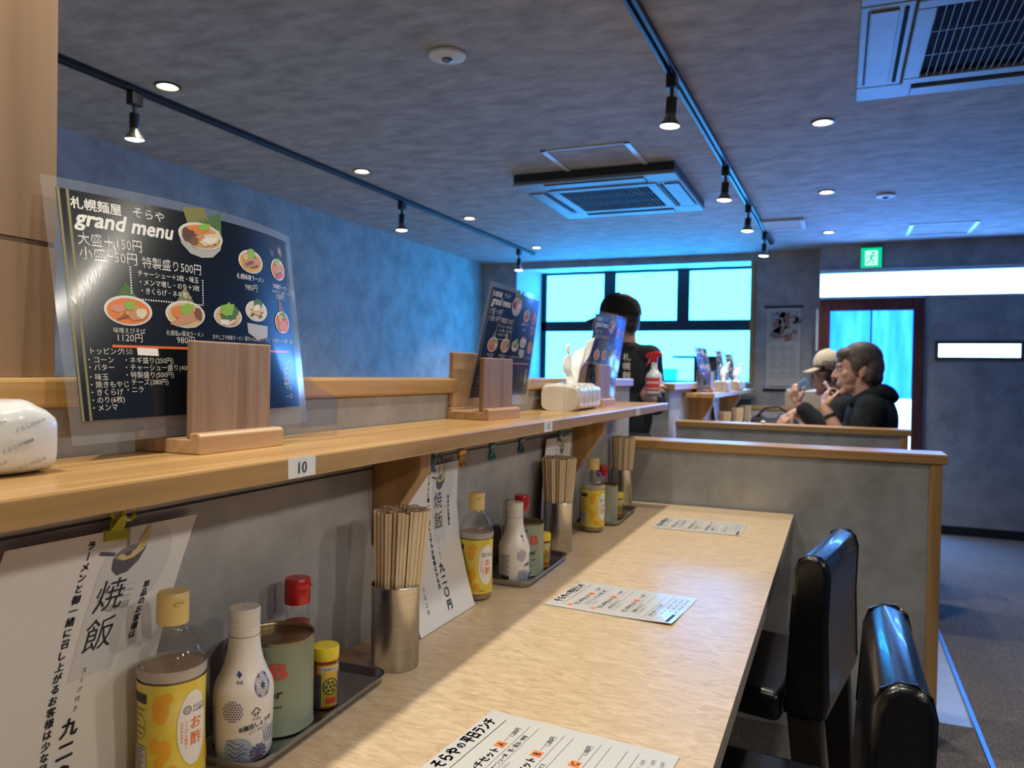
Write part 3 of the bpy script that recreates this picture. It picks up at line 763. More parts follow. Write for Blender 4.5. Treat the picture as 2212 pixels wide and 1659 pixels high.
    bowl(.708, .815, .0255, .0155, .0135, 8, 2, None, [(.0, -.05, .62, .42, MEAT), (-.15, -.15, .40, .16, 18), (.35, -.35, .3, .1, 18), (-.05, .62, .34, .42, G), (-.5, .3, .2, .3, 9)])
    bowl(.900, .808, .0200, .0155, .0135, 15, 3, None, [(.0, .0, .60, .45, MEAT), (.05, -.35, .5, .12, 18), (-.1, .65, .4, .3, G), (.1, -.6, .5, .2, RED), (.2, .7, .3, .2, 19)])
    bowl(.181, .488, .0275, .0165, .0145, 15, 4, [((-.62, .5), (.55, .55), (-.05, 1.95), 11), ((-.62, .5), (.55, .55), (-.05, .95), 17)], [(-.35, .15, .35, .3, PK), (.35, -.2, .35, .4, MEAT), (.5, -.1, .22, .35, EGG), (-.1, -.4, .5, .10, 18), (.05, .35, .24, .3, G)])
    bowl(.388, .492, .0275, .0160, .0150, 9, 5, [((-.55, .55), (.55, .6), (-.0, 2.1), 17), ((-.5, .45), (.5, .5), (.0, .95), 11)], [(.0, -.35, .72, .35, MEAT), (-.5, .15, .2, .4, 15), (.62, .1, .22, .5, 18), (.05, .4, .36, .42, G)])
    bowl(.576, .500, .0240, .0140, .0120, 9, 6, None, [(.0, -.3, .6, .4, 19), (.1, .25, .75, .6, DKG), (-.05, .62, .5, .6, G), (.3, -.4, .3, .3, MEAT)])
    k.poly([(X(.675), Y(.475)), (X(.80), Y(.465)), (X(.795), Y(.40)), (X(.735), Y(.385)), (X(.68), Y(.42))], 6, 2)
    bowl(.732, .545, .0230, .0140, .0130, 14, 7, None, [(.0, .1, .5, .5, 9), (-.4, -.4, .2, .15, DKG), (.3, -.5, .2, .15, DKG), (.1, .65, .4, .5, DKG), (.0, .3, .3, .3, 19)])
    bowl(.908, .497, .0190, .0155, .0140, 15, 8, [((-.4, .6), (.85, .3), (-.3, 2.3), 20)], [(.0, -.25, .62, .5, PK), (.05, .55, .35, .4, DKG), (-.35, .35, .3, .35, 8), (.55, .2, .2, .4, RED), (.2, .65, .3, .3, G)])
    return k
MENU = menu_ink()
MP = [('menu_black', (.006, .008, .011), .25), ('menu_gold', (.22, .19, .09), .4), ('menu_white', (.80, .80, .78), .4), ('menu_cream', (.60, .58, .52), .4), ('menu_orange', (.72, .14, .035), .4),
      ('bowl_rim', (.66, .65, .63), .4), ('bowl_body', (.42, .41, .39), .4), ('spring_onion', (.24, .44, .05), .5), ('corn_soup', (.68, .34, .06), .5), ('pale_noodle', (.66, .43, .20), .5), ('pork', (.54, .26, .14), .5),
      ('dark_green', (.07, .15, .04), .5), ('dark_topping', (.10, .05, .04), .5), ('pink_meat', (.62, .25, .20), .5), ('creamy', (.68, .58, .42), .5), ('orange_soup', (.70, .20, .04), .5), ('red_topping', (.60, .08, .04), .5),
      ('olive_nori', (.20, .20, .05), .5), ('brown_shade', (.20, .08, .04), .5), ('egg_white', (.76, .70, .62), .5), ('brown_nori', (.17, .10, .045), .5)]
MPM = [mat(n, c, r, spec=.5, coat=.45) for n, c, r in MP]
def grand_menu(pt, label, m0=(.012, .024), film=(.375, .275)):
    """pt(a,b,h): a along the counter in metres, b up the sheet in metres, h off the sheet"""
    t = thing('laminated_menu', label, 'menu', (0, 0, 0), 0, 'laminated grand menus')
    fw_, fh_ = film
    MENU.lay('printed_page', lambda x, y, h: pt(x + m0[0], y + m0[1], h), MPM, t, gap=.00016, base=.0001, step=.014)
    b = B()
    b.grid(lambda u, v: pt(u * fw_, v * fh_, -.0004), 26, 14); b.grid(lambda u, v: pt(u * fw_, v * fh_, -.0010), 26, 14)
    b.obj('laminate', FILM, t, smooth=True, auto=180)
    b = B()          # plain back of the printed sheet
    b.grid(lambda u, v: pt(m0[0] + u * PW, m0[1] + v * PH, -.0002), 26, 10)
    b.obj('sheet_back', mat('menu_back', (.55, .55, .55), .5), t, smooth=True, auto=180)
    return t
def mA(a, b, h):
    q = b / .275; s = a / .375
    x = -.683 - .045 * q + .030 * math.sin(PI * min(1, max(0, s))) * q - .012 * max(0, s - .6) ** 2 * 6
    return (x + h, .522 + a - .004 * q * (1 - s) + .010 * q * s, 1.1012 + .004 * s + b * .972)
grand_menu(mA, 'large nearest black grand menu, laminated, standing in the wooden stand at seat 10')
def bil(P, film=(.375, .275), bow=.01):
    bl, br, tr, tl = [V(p) for p in P]
    n = (br - bl).cross(tl - bl).normalized()
    if n.x < 0: n = -n
    def f(a, b, h):
        u = a / film[0]; v = b / film[1]
        p = (bl * (1 - u) + br * u) * (1 - v) + (tl * (1 - u) + tr * u) * v
        p += n * (h + bow * math.sin(PI * u) * (.3 + .7 * v))
        return tuple(p)
    return f
grand_menu(bil([(-.702, 1.412, 1.103), (-.692, 1.735, 1.108), (-.664, 1.747, 1.363), (-.668, 1.458, 1.372)]), 'middle black grand menu, laminated, leaning right in its stand before the kitchen window')
grand_menu(bil([(-.692, 2.156, 1.103), (-.694, 2.530, 1.103), (-.655, 2.545, 1.372), (-.656, 2.165, 1.369)]), 'farthest black grand menu on the near shelf, covering the face of the staff member')

# ---- soft packs of tissues
FILMW = noisy('white_tissue_wrap', [(.3, (.62, .63, .62)), (.7, (.72, .73, .72))], nscale=14, rgh=.28, bump=.6, bscale=22, spec=.6, coat=.3)
FILMC = noisy('clear_tissue_wrap', [(.3, (.62, .58, .48)), (.7, (.72, .68, .58))], nscale=14, rgh=.16, bump=.9, bscale=30, spec=.7, coat=.6)
def soft_pack(lx, ly, lz, seed):
    rnd = random.Random(seed); b = B(); n = 14; ph = rnd.uniform(0, 6)
    def f(u, v):
        # superellipse sweep along y, sealed ends
        a = 2 * PI * u; y = (v * 2 - 1); e = max(.0, 1 - abs(y) ** 9) ** .35
        ca, sa = math.cos(a), math.sin(a)
        x = lx * .5 * math.copysign(abs(ca) ** .45, ca) * (.90 + .10 * e); z = lz * .5 * math.copysign(abs(sa) ** .45, sa) * (.70 + .30 * e) * (1 if sa > 0 else 1)
        z += lz * .5 + .0025 * math.sin(9 * y + ph) * max(0, sa) + .0016 * math.sin(23 * y + 4 * ca) * max(0, sa)
        if sa < 0: z = max(0, lz * .5 + lz * .5 * math.copysign(abs(sa) ** .45, sa))
        return (x + .0015 * math.sin(17 * y + ph), ly * .5 * y, z)
    b.grid(f, 40, 30)
    b.add([f(i / 40, 0) for i in range(40)], [list(range(40))]); b.add([f(i / 40, 1) for i in range(40)], [list(range(40))[::-1]])
    return b
t = thing('tissue_pack', 'white wrapped tissue pack with grey lettering at the left end of the near shelf', 'tissue pack', (-.688, .352, SH), 0)
soft_pack(.106, .245, .064, 3).obj('wrapper', FILMW, t, smooth=True, auto=60)
k = Ink()
for y_, xs_ in ((.004, (-.02, .014, .046, .080)), (.021, (-.03, .003, .036, .068)), (.038, (-.02, .012, .045, .079))):
    for x_ in xs_: k.text('くらしWelcia', x_, y_, .0050, 0, rot=.36, slant=.1, bold=.03)
k.parts = [q for q in k.parts if all(abs(p[0]) < .117 and .004 < p[1] < .060 for p in q[2])]
def packside(x, y, h):
    q = (y - .032) / .032; sa = abs(q) ** (1 / .45); return (.053 * math.sqrt(max(0, 1 - sa * sa)) ** .45 + .0022 + h, x, y)
k.lay('lettering', packside, [mat('pale_grey_ink', (.30, .31, .31), .5)], t)
def tissue_plume(b, s=1.):
    def lobe(y0, y1, w0, w1, ht, tw, sway):
        def f(u, v):
            w = w0 + (w1 - w0) * v ** .8; a = (u - .5) * 2
            y = y0 + (y1 - y0) * v + a * w * math.cos(tw * v) + .006 * math.sin(9 * v + 2 * a)
            x = sway * v + a * w * math.sin(tw * v + .5) * .6 + .005 * math.sin(4 * a + 3 * v)
            return (x * s, y * s, (ht * v - .018 * a * v * (1 if y1 > y0 else -1) * -1 + .004 * math.sin(7 * v)) * s)
        b.grid(f, 10, 16)
    lobe(-.012, .060, .022, .030, .098, .9, .012)
    lobe(-.020, -.012, .014, .034, .082, -.7, -.012)
    return b
TISS = mat('tissue_paper', (.80, .80, .78), .8)
def open_pack(loc, rz, label, group):
    t = thing('tissue_pack', label, 'tissue pack', loc, rz, group)
    soft_pack(.108, .235, .070, 5).obj('wrapper', FILMC, t, smooth=True, auto=60)
    p = tissue_plume(B(), 1.15).obj('pulled_tissue', TISS, t, smooth=True, auto=180, loc=(.005, -.01, .064))
    p.modifiers.new('thick', 'SOLIDIFY').thickness = .0008
    return t
op = open_pack((-.668, 2.005, SH), .04, 'clear wrapped tissue pack with one tissue pulled up, behind the middle menu', None)

# ---- folded clear acrylic stands
def acrylic(loc, rz, label):
    t = thing('acrylic_stand', label, 'acrylic stand', loc, rz, 'clear acrylic stands')
    b = B(); th = .0018
    def wall(p, q, z0, z1):
        d = (V(q) - V(p)).normalized(); n = V((-d.y, d.x)) * th
        b.add([(p[0], p[1], 0), (q[0], q[1], 0), (q[0] + n.x, q[1] + n.y, 0), (p[0] + n.x, p[1] + n.y, 0), (p[0], p[1], z0), (q[0], q[1], z1), (q[0] + n.x, q[1] + n.y, z1), (p[0] + n.x, p[1] + n.y, z0)],
              [(0, 3, 2, 1), (4, 5, 6, 7), (0, 1, 5, 4), (1, 2, 6, 5), (2, 3, 7, 6), (3, 0, 4, 7)])
    arc = [(.006 * math.sin(a), .006 * (1 - math.cos(a)) - .006) for a in []]
    wall((-.001, -.080), (0, 0), .088, .055); wall((0, 0), (-.010, .004), .055, .055); wall((-.010, .004), (-.032, -.075), .055, .088)
    b.obj('folded_sheet', ACRYL, t)
    return t
acrylic((-.678, .945, SH), 0, 'clear folded acrylic stand at the right end of the nearest menu')
acrylic((-.556, 1.640, SH), .65, 'clear folded acrylic stand in front of the opened tissue pack')

# ---- condiments
YEL = mat('pale_yellow_cap', (.72, .55, .20), .4, spec=.5)
def vinegar(loc, label, rz=0.):
    t = thing('vinegar_bottle', label, 'bottle', loc, rz, 'vinegar bottles')
    prof = [(.012, .003), (.028, .0), (.0325, .004), (.0338, .012), (.0335, .020), (.0340, .030), (.0330, .060), (.0336, .090), (.0345, .120), (.0340, .126), (.0352, .132), (.0352, .138), (.0342, .144), (.0315, .152), (.0265, .161), (.0200, .170), (.0150, .177), (.0140, .184)]
    B().lathe(prof, seg=40, cap1=False).obj('bottle', PETCL, t, smooth=True, auto=60)
    B().lathe([(.030, .004), (.0318, .012), (.0318, .100), (.0330, .128), (.0335, .1345), (.001, .1345)], seg=36, cap1=False).obj('vinegar', noisy('vinegar_liquid', [(.3, (.33, .20, .10)), (.7, (.42, .27, .14))], nscale=20, rgh=.12), t, smooth=True, auto=40)
    B().lathe([(.0352, .1265), (.0356, .130), (.0357, .1345), (.0350, .1375)], seg=44, cap0=False, cap1=False).obj('shoulder_ring', clear('milky_plastic', (.95, .95, .93), refl=.10, rough=.08, haze=.55, hazecol=(.66, .62, .56)), t, smooth=True)
    rl = lambda z: .0352 if z < .03 else (.0352 - .0008 * math.sin(PI * (z - .03) / .09))
    lb = B().lathe([(rl(z), z) for z in [.016 + .004 * i for i in range(28)]], seg=48, cap0=False, cap1=False).obj('wrap_label', noisy('yellow_label', [(.35, (.66, .50, .03)), (.55, (.70, .56, .06)), (.75, (.74, .66, .30))], nscale=26, detail=2, rgh=.32, coat=.3), t, smooth=True)
    k = Ink(); rnd = random.Random(2)
    for x, z, a, b_ in [(-.024, .098, .0085, .015), (-.017, .110, .005, .006), (-.030, .060, .005, .008), (-.020, .055, .007, .011), (-.025, .042, .0055, .0065), (-.012, .030, .007, .009), (.045, .09, .008, .014), (.052, .05, .007, .012), (.038, .035, .006, .008), (-.085, .04, .006, .01)]: k.ell(x, z, a, b_, 1, 1, n=22, wob=.06)
    k.ell(.010, .074, .0175, .040, 0, 2, n=40)
    k.ring(.003, .094, .0046, .0046, .0012, 4, 3); k.ring(.003, .094, .0022, .0022, .0009, 4, 3)
    k.text('みなさま', .009, .0945, .0040, 4, bold=.04); k.text('のお墨付き', .009, .0900, .0040, 4, bold=.04)
    k.vtext('お酢', .0135, .0860, .0150, 2, 1.12, bold=.04)
    k.vtext('マイルドな酸味と', .0020, .0830, .0036, 2, 1.05, bold=.01); k.vtext('ほのかな甘み', -.0025, .0820, .0036, 2, 1.05, bold=.01)
    k.rect(-.066, .104, -.040, .114, 3, 2)
    for i in range(7): k.rect(-.064, .096 - i * .0065, -.042 - .004 * (i % 3), .0975 - i * .0065, 5, 2)
    k.ring(-.052, .078, .0115, .014, .0006, 5, 2)
    k.rect(-.066, .026, -.040, .058, 6, 2)
    for i in range(8): k.rect(-.064, .0545 - i * .0034, -.043 - .003 * (i % 2), .0558 - i * .0034, 4, 3)
    k.text('500ml', .000, .0205, .0050, 4, anchor='c')
    k.line([(-.0525, .017), (-.047, .027), (-.0415, .017), (-.0525, .017)], .0012, 4, 3)
    k.lay('label_print', around(rl), [mat('label_white', (.74, .70, .66), .4), mat('label_orange', (.74, .36, .02), .4), mat('label_red', (.66, .14, .03), .4), INK, mat('label_grey_ink', (.10, .10, .10), .5), mat('label_olive', (.30, .25, .02), .5), mat('label_pale', (.55, .50, .44), .5)], lb, gap=.00009, step=.005)
    cp = B(); cp.lathe([(.0165, .181), (.0168, .184), (.0168, .200), (.0166, .2015), (.0168, .203), (.0166, .212), (.0150, .2148), (.001, .2152)], seg=36, cap0=True, cap1=False)
    cp.obj('cap', YEL, t, smooth=True)
    B().prism([(.015, -.0065), (.0195, -.004), (.0205, 0), (.0195, .004), (.015, .0065)], 'Z', .2025, .2052).obj('cap_lip', YEL, t, bevel=.0008)
    return t
vin = vinegar((-.664, .629, TB), 'nearest vinegar bottle with yellow label and pale yellow cap, in front of the first poster', -.39)
dup(vin, (-.672, 1.416, TB), -.74, 'middle vinegar bottle with yellow label, right of the second poster and left of a tray')
dup(vin, (-.654, 2.176, TB), -.61, 'farthest vinegar bottle with yellow label, between the two far chopstick cups')
def tray(loc, rz, label):
    t = thing('condiment_tray', label, 'tray', loc, rz, 'condiment trays')
    def rr(hx, hy, r, n=6):
        pts = []
        for cx, cy, a0 in ((hx - r, hy - r, 0), (-hx + r, hy - r, PI / 2), (-hx + r, -hy + r, PI), (hx - r, -hy + r, 3 * PI / 2)):
            for i in range(n + 1): a = a0 + PI / 2 * i / n; pts.append((cx + r * math.cos(a), cy + r * math.sin(a)))
        return pts
    rings = [(.046, .142, .016, .0), (.050, .146, .020, .0015), (.0545, .1505, .024, .0135), (.0575, .1535, .026, .0148), (.0575, .1535, .026, .0136), (.0570, .153, .026, .0130), (.0540, .150, .0238, .0125), (.0492, .1452, .0195, .0022), (.0455, .1415, .0158, .0010)]
    vs = []; n = 28
    for hx, hy, r, z in rings[:4] + rings[4:]: vs += [(x, y, z) for x, y in rr(hx, hy, r)]
    order = [0, 1, 2, 3]
    b = B(); b.smooth = True
    o = []
    prof = [(.046, .142, .016, .0), (.050, .146, .020, .0012), (.0545, .1505, .024, .0132), (.0578, .1538, .027, .0140), (.0578, .1538, .027, .0150), (.0540, .150, .0238, .0146), (.0495, .1455, .0195, .0026), (.0455, .1415, .0158, .0014)]
    for hx, hy, r, z in [(a_ + .0045, b_, c_, d_) for a_, b_, c_, d_ in prof]: o += [(x, y, z) for x, y in rr(hx, hy, r)]
    m = len(prof)
    b.add(o, [[i * n + k, i * n + (k + 1) % n, (i + 1) * n + (k + 1) % n, (i + 1) * n + k] for i in range(m - 1) for k in range(n)] + [list(range(n))[::-1], [(m - 1) * n + k for k in range(n)]])
    b.obj('tray_body', mat('tray_steel', (.46, .46, .47), .28, 1.), t, smooth=True, auto=50)
    return t
tr1 = tray((-.657, .826, TB), .05, 'nearest steel condiment tray, right of the first vinegar bottle')
dup(tr1, (-.660, 1.668, TB), .03, 'middle steel condiment tray, between second vinegar bottle and second chopstick cup')
dup(tr1, (-.668, 2.414, TB), .05, 'farthest steel condiment tray, behind the third vinegar bottle')
TZ = TB + .0022
SOYW = mat('soy_white_plastic', (.70, .66, .62), .32, spec=.5)
def soy(loc, rz, label):
    t = thing('soy_sauce_bottle', label, 'bottle', loc, rz, 'soy sauce bottles')
    P_ = [(.020, .0), (.0300, .0015), (.0325, .008), (.0332, .020), (.0336, .045), (.0345, .070), (.0342, .080), (.0325, .088), (.0275, .098), (.0225, .111), (.0195, .124), (.0182, .134), (.0178, .143)]
    def rp(z):
        for (r0_, z0), (r1_, z1) in zip(P_, P_[1:]):
            if z0 <= z <= z1: return r0_ + (r1_ - r0_) * (z - z0) / max(1e-6, z1 - z0)
        return P_[-1][0]
    B().lathe(P_, seg=44, cap1=False).obj('body', SOYW, t, smooth=True, auto=70)
    B().lathe([(.0176, .1435), (.0180, .1445), (.0180, .1535), (.0174, .1543), (.0180, .1551), (.0180, .1600), (.0174, .1608), (.0180, .1616), (.0181, .1730), (.0172, .1752), (.001, .1754)], seg=36, cap1=False).obj('cap', SOYW, t, smooth=True, auto=50)
    k = Ink()
    for i in range(-4, 5):
        for j in range(-4, 5):
            x = i * .0031 + (.00155 if j % 2 else 0); y = j * .0028
            if x * x + y * y < .0118 ** 2: k.ell(-.0205 + x, .064 + y, .00105, .00105, 1, 1, n=8)
    cx, cy, R_ = .015, .089, .0135
    k.ring(cx, cy, R_ * .8, R_, .0004, 0, 1)
    for i in range(6):
        a = i * PI / 3; p = (cx + R_ * .78 * math.cos(a), cy + R_ * .97 * math.sin(a)); k.line([(cx, cy), p], .0006, 0, 1)
        a2 = a + PI / 3; p2 = (cx + R_ * .78 * math.cos(a2), cy + R_ * .97 * math.sin(a2)); k.line([p, p2], .0006, 0, 1)
        c = ((cx * 1 + p[0] + p2[0]) / 3, (cy + p[1] + p2[1]) / 3)
        for q in (p, p2, (cx, cy)): k.line([c, q], .0005, 0, 1)
    k.ell(cx, cy, .0026, .0026, 0, 2)
    # trade mark: a roof stroke over two letters
    k.line([(.0005, .0600), (.006, .0660), (.0115, .0610)], .0013, 2, 2); k.line([(.004, .060), (.0045, .0555)], .0009, 2, 2); k.line([(.0085, .061), (.0075, .0555)], .0009, 2, 2); k.line([(.0025, .0585), (.010, .0592)], .0009, 2, 2)
    k.text('ヤマサ', .0065, .0512, .0036, 2, anchor='c', bold=.04)
    k.text('本醸造しょうゆ', -.013, .0395, .0066, 2, w=.041, rot=.20, bold=.04); k.text('SOY SAUCE', -.002, .0360, .0042, 3, w=.024, rot=.20)
    cx, cy = -.0135, .0175
    k.ell(cx, cy, .0165, .0155, 4, 1, n=34)
    for i in range(5):
        k.line([(cx - .014 + .001 * i + q * .0028, cy + .011 - i * .0052 + .0026 * math.sin(q * .95 + i * .7) - .0010 * q * 0) for q in range(9 - abs(i - 2))], .0013, 5 if i % 2 else 3, 2)
    cx, cy = .0095, .0125
    for i in range(12):
        a = i * PI / 6; k.poly([(cx, cy), (cx + .0105 * math.cos(a), cy + .0105 * math.sin(a)), (cx + .0105 * math.cos(a + .34), cy + .0105 * math.sin(a + .34))], 1, 3)
    cx, cy = .026, .030
    for i in range(7):
        a = -.012 + i * .004; k.line([(cx + a, cy - .009), (cx + a + .006, cy + .009)], .0005, 0, 2); k.line([(cx + a + .006, cy - .009), (cx + a, cy + .009)], .0005, 0, 2)
    k.rect(-.070, .012, -.046, .066, 6, 1)
    for i in range(13): k.rect(-.069, .0625 - i * .0038, -.048 - .002 * (i % 3), .0643 - i * .0038, 3, 2)
    k.rect(-.070, .012, -.047, .020, 2, 2)
    k.poly([(-.014, .104), (-.011, .108), (-.008, .104), (-.011, .100)], 0, 2); k.text('鮮度', -.011, .0945, .0036, 2, anchor='c')
    k.lay('label_print', around(rp), [mat('indigo_ink', (.035, .05, .22), .5), mat('violet_ink', (.10, .07, .20), .5), INK, mat('soft_grey_ink', (.16, .16, .18), .5), mat('pale_blue_wash', (.34, .38, .46), .5), mat('navy_wash', (.06, .09, .20), .5), mat('label_pale_grey', (.58, .55, .52), .5)], t, gap=.00009, step=.005)
    return t
so = soy((-.641, .715, TZ), -.60, 'nearest white soy sauce bottle with blue round patterns, beside the first vinegar bottle')
dup(so, (-.644, 1.554, TZ), -.08, 'farther white soy sauce bottle with blue round patterns, on the middle tray')
def pepper_can(loc, rz, label, printed=True):
    t = thing('pepper_can', label, 'can', loc, rz, 'pepper cans')
    B().lathe([(.0445, .0), (.0458, .001), (.0458, .003), (.0450, .004), (.0450, .113), (.0458, .114)], seg=44, cap1=False).obj('body', mat('sage_green_tin', (.225, .26, .185), .38, .0, .5, .2), t, smooth=True, auto=50)
    B().lathe([(.0459, .1142), (.0463, .1155), (.0457, .1175), (.0440, .1175), (.0428, .1160), (.0425, .1120), (.024, .1120), (.023, .1128), (.001, .1128)], seg=44, cap0=False, cap1=False).obj('lid', mat('brass_tin', (.30, .235, .13), .30, .9), t, smooth=True, auto=40)
    if printed:
        k = Ink()
        k.text('MARK', 0, .102, .0055, 1, anchor='c', bold=.04)
        k.text('S&B', 0, .073, .0270, 0, w=.070, anchor='c', bold=.05)
        k.text('Pepper', 0, .050, .0150, 1, w=.058, anchor='c', bold=.04); k.text('コショー', 0, .034, .0110, 1, w=.056, anchor='c', bold=.04)
        k.text('GROUND PEPPER', 0, .024, .0045, 2, anchor='c'); k.text('内容量 100g', 0, .016, .0045, 2, anchor='c'); k.text('S&B FOODS', 0, .007, .0062, 1, anchor='c', bold=.06)
        k.lay('label_print', around(.0451), [mat('can_red', (.50, .05, .035), .4), INK, mat('can_grey_ink', (.10, .12, .09), .5)], t, gap=.0001, step=.005)
    return t
pepper_can((-.658, .796, TZ), -1.38, 'sage green pepper can on the nearest tray, behind the soy sauce')
pepper_can((-.655, 1.639, TZ), -1.17, 'sage green pepper can with red lettering on the middle tray')
pepper_can((-.664, 2.322, TZ), 0, 'plain sage green pepper can on the farthest tray', False)
def spice(loc, rz, label):
    t = thing('spice_jar', label, 'spice jar', loc, rz, 'yellow spice jars')
    B().lathe([(.015, 0), (.0180, .001), (.0184, .004), (.0184, .060), (.0172, .064)], seg=30, cap1=False).obj('jar', noisy('chili_powder_glass', [(.3, (.20, .03, .012)), (.7, (.30, .06, .02))], nscale=60, rgh=.12, coat=.6), t, smooth=True, auto=50)
    B().lathe([(.0186, .0645), (.0190, .066), (.0190, .080), (.0180, .0818), (.001, .082)], seg=30, cap1=False).obj('lid', mat('yellow_lid', (.66, .52, .01), .35, spec=.6, coat=.3), t, smooth=True)
    k = Ink()
    k.rect(-.0175, .004, .0175, .060, 0, 1); k.rect(-.0175, .004, -.0120, .048, 1, 2); k.rect(.0125, .004, .0175, .048, 1, 2)
    k.rect(-.013, .051, .013, .058, 3, 2)
    k.text('七味唐がらし', 0, .0525, .0048, 2, anchor='c')
    k.ring(.0005, .031, .0105, .0115, .0016, 2, 3)
    for i in range(7):
        a = i * PI / 3; q = .0 if i == 6 else .0056; k.ell(.0005 + q * math.cos(a), .031 + q * math.sin(a) * 1.1, .0022, .0024, 2, 3, n=10)
    k.rect(-.006, .008, .008, .016, 4, 2)
    k.lay('label_print', around(.0186), [mat('gold_label', (.52, .38, .04), .3, .4), mat('spice_navy', (.03, .05, .14), .4), mat('spice_black', (.02, .05, .03), .4), mat('label_pale', (.55, .50, .44), .5), mat('can_red', (.50, .05, .035), .4)], t, gap=.0001, step=.005)
    return t
sp = spice((-.636, .866, TZ), -.55, 'small yellow lidded spice jar at the far end of the nearest tray')
dup(sp, (-.633, 1.702, TZ), -.9, 'small yellow lidded spice jar at the far end of the middle tray')
dup(sp, (-.640, 2.398, TZ), -1.0, 'small yellow lidded spice jar at the far end of the farthest tray')
def chili(loc, label):
    t = thing('chili_shaker', label, 'shaker', loc, .4, 'red capped chili shakers')
    B().lathe([(.014, 0), (.0170, .001), (.0175, .005), (.0175, .108), (.0165, .115), (.0160, .122), (.0160, .132)], seg=30, cap1=False).obj('glass_bottle', PETCL, t, smooth=True, auto=50)
    B().lathe([(.0160, .002), (.0166, .005), (.0166, .104), (.001, .106)], seg=28, cap1=False).obj('chili_powder', noisy('red_chili', [(.3, (.36, .012, .008)), (.7, (.50, .03, .02))], nscale=140, rgh=.6), t, smooth=True, auto=50)
    B().lathe([(.0172, .130), (.0178, .132), (.0178, .152), (.0175, .153), (.0178, .154), (.0176, .162), (.0160, .1652), (.001, .1655)], seg=32, cap1=False).obj('cap', mat('red_cap', (.50, .010, .012), .32, spec=.5, coat=.2), t, smooth=True)
    B().prism([(.016, -.006), (.0205, -.003), (.0205, .003), (.016, .006)], 'Z', .1535, .156).obj('cap_lip', mat('red_cap'), t, bevel=.0006)
    return t
ch = chili((-.692, .876, TZ), 'red capped chili shaker at the back of the nearest tray')
dup(ch, (-.692, 1.712, TZ), .4, 'red capped chili shaker at the back of the middle tray')
dup(ch, (-.692, 2.402, TZ), .4, 'red capped chili shaker at the back of the farthest tray')

# ---- chopsticks in steel cups
def cup(loc, label, group):
    t = thing('chopstick_cup', label, 'cup', loc, 0, group)
    B().lathe([(.036, 0), (.0372, .001), (.0376, .1265), (.0382, .1275), (.0378, .1285), (.0366, .1275), (.0362, .004), (.001, .004)], seg=48, cap1=False).obj('cup_wall', STEEL, t, smooth=True, auto=50)
    return t
STICK = noisy('pale_birch', [(.3, (.62, .48, .30)), (.5, (.70, .56, .37)), (.7, (.77, .64, .45))], scale=(1, 1, .06), nscale=60, rgh=.6)
STICKTOP = mat('brown_stick_end', (.30, .17, .13), .7)
def stick_mesh():
    b = B(); L_ = .236
    for s in (-1, 1):
        x0, x1 = (.0003, .0051) if s > 0 else (-.0051, -.0003)
        k_ = .62
        b.add([(x0 * k_, -.0015, 0), (x1 * k_, -.0015, 0), (x1 * k_, .0015, 0), (x0 * k_, .0015, 0), (x0, -.0025, L_), (x1, -.0025, L_), (x1, .0025, L_), (x0, .0025, L_)],
              [(0, 3, 2, 1), (0, 1, 5, 4), (1, 2, 6, 5), (2, 3, 7, 6), (3, 0, 4, 7)])
    b.m = 1
    b.add([(-.0051, -.0025, L_ + .0002), (.0051, -.0025, L_ + .0002), (.0051, .0025, L_ + .0002), (-.0051, .0025, L_ + .0002)], [(0, 1, 2, 3)])
    return b
STK = stick_mesh().obj('disposable_chopsticks', [STICK, STICKTOP])
_first = [True]
def bundle(cx, cy, z0, label, group, lean=(0, 0), seed=1, fan=.34, rmax=.0315, zk=1., ang=.5):
    rnd = random.Random(seed); n = 0
    for i in range(-3, 4):
        for j in range(-7, 8):
            x = i * .0106 + (.0053 if j % 2 else 0); y = j * .0054
            if x * x + y * y > rmax ** 2: continue
            c, s = math.cos(ang), math.sin(ang)
            x, y = x * c - y * s, x * s + y * c
            bx, by = x * .80, y * .80
            tx_, ty_ = x * (1 + fan) + lean[0] + rnd.uniform(-.0008, .0008), y * (1 + fan) + lean[1] + rnd.uniform(-.0008, .0008)
            d = V((tx_ - bx, ty_ - by, .236)).normalized()
            o = STK if _first[0] else STK.copy()
            if not _first[0]: COL.objects.link(o)
            _first[0] = False
            q = V((0, 0, 1)).rotation_difference(d).to_matrix().to_4x4() @ Matrix.Rotation(ang + rnd.uniform(-.08, .08), 4, 'Z')
            o.matrix_world = Matrix.Translation((cx + bx, cy + by, z0 + rnd.uniform(0, .005) + .0002)) @ q
            tag(o, label, 'chopsticks', group); n += 1
    return n
CG = 'steel chopstick cups'
cup((-.629, 1.036, TB), 'nearest brushed steel cup full of chopsticks, in front of the shelf bracket', CG)
cup((-.661, 1.888, TB), 'second brushed steel cup of chopsticks, at the end of the middle tray', CG)
cup((-.690, 2.640, TB), 'farthest brushed steel cup of chopsticks on the near counter, in the corner by the partition', CG)
bundle(-.629, 1.036, TB + .0045, 'pale disposable chopsticks standing in the nearest steel cup', 'chopsticks in the nearest cup', (.004, .010), 1, fan=.22, rmax=.034)
bundle(-.661, 1.888, TB + .0045, 'pale disposable chopsticks standing in the second steel cup', 'chopsticks in the second cup', (.0, .002), 2, fan=.30, rmax=.0335)
bundle(-.690, 2.640, TB + .0045, 'pale disposable chopsticks standing in the cup by the partition', 'chopsticks in the corner cup', (.004, -.002), 3, fan=.22, rmax=.0335)

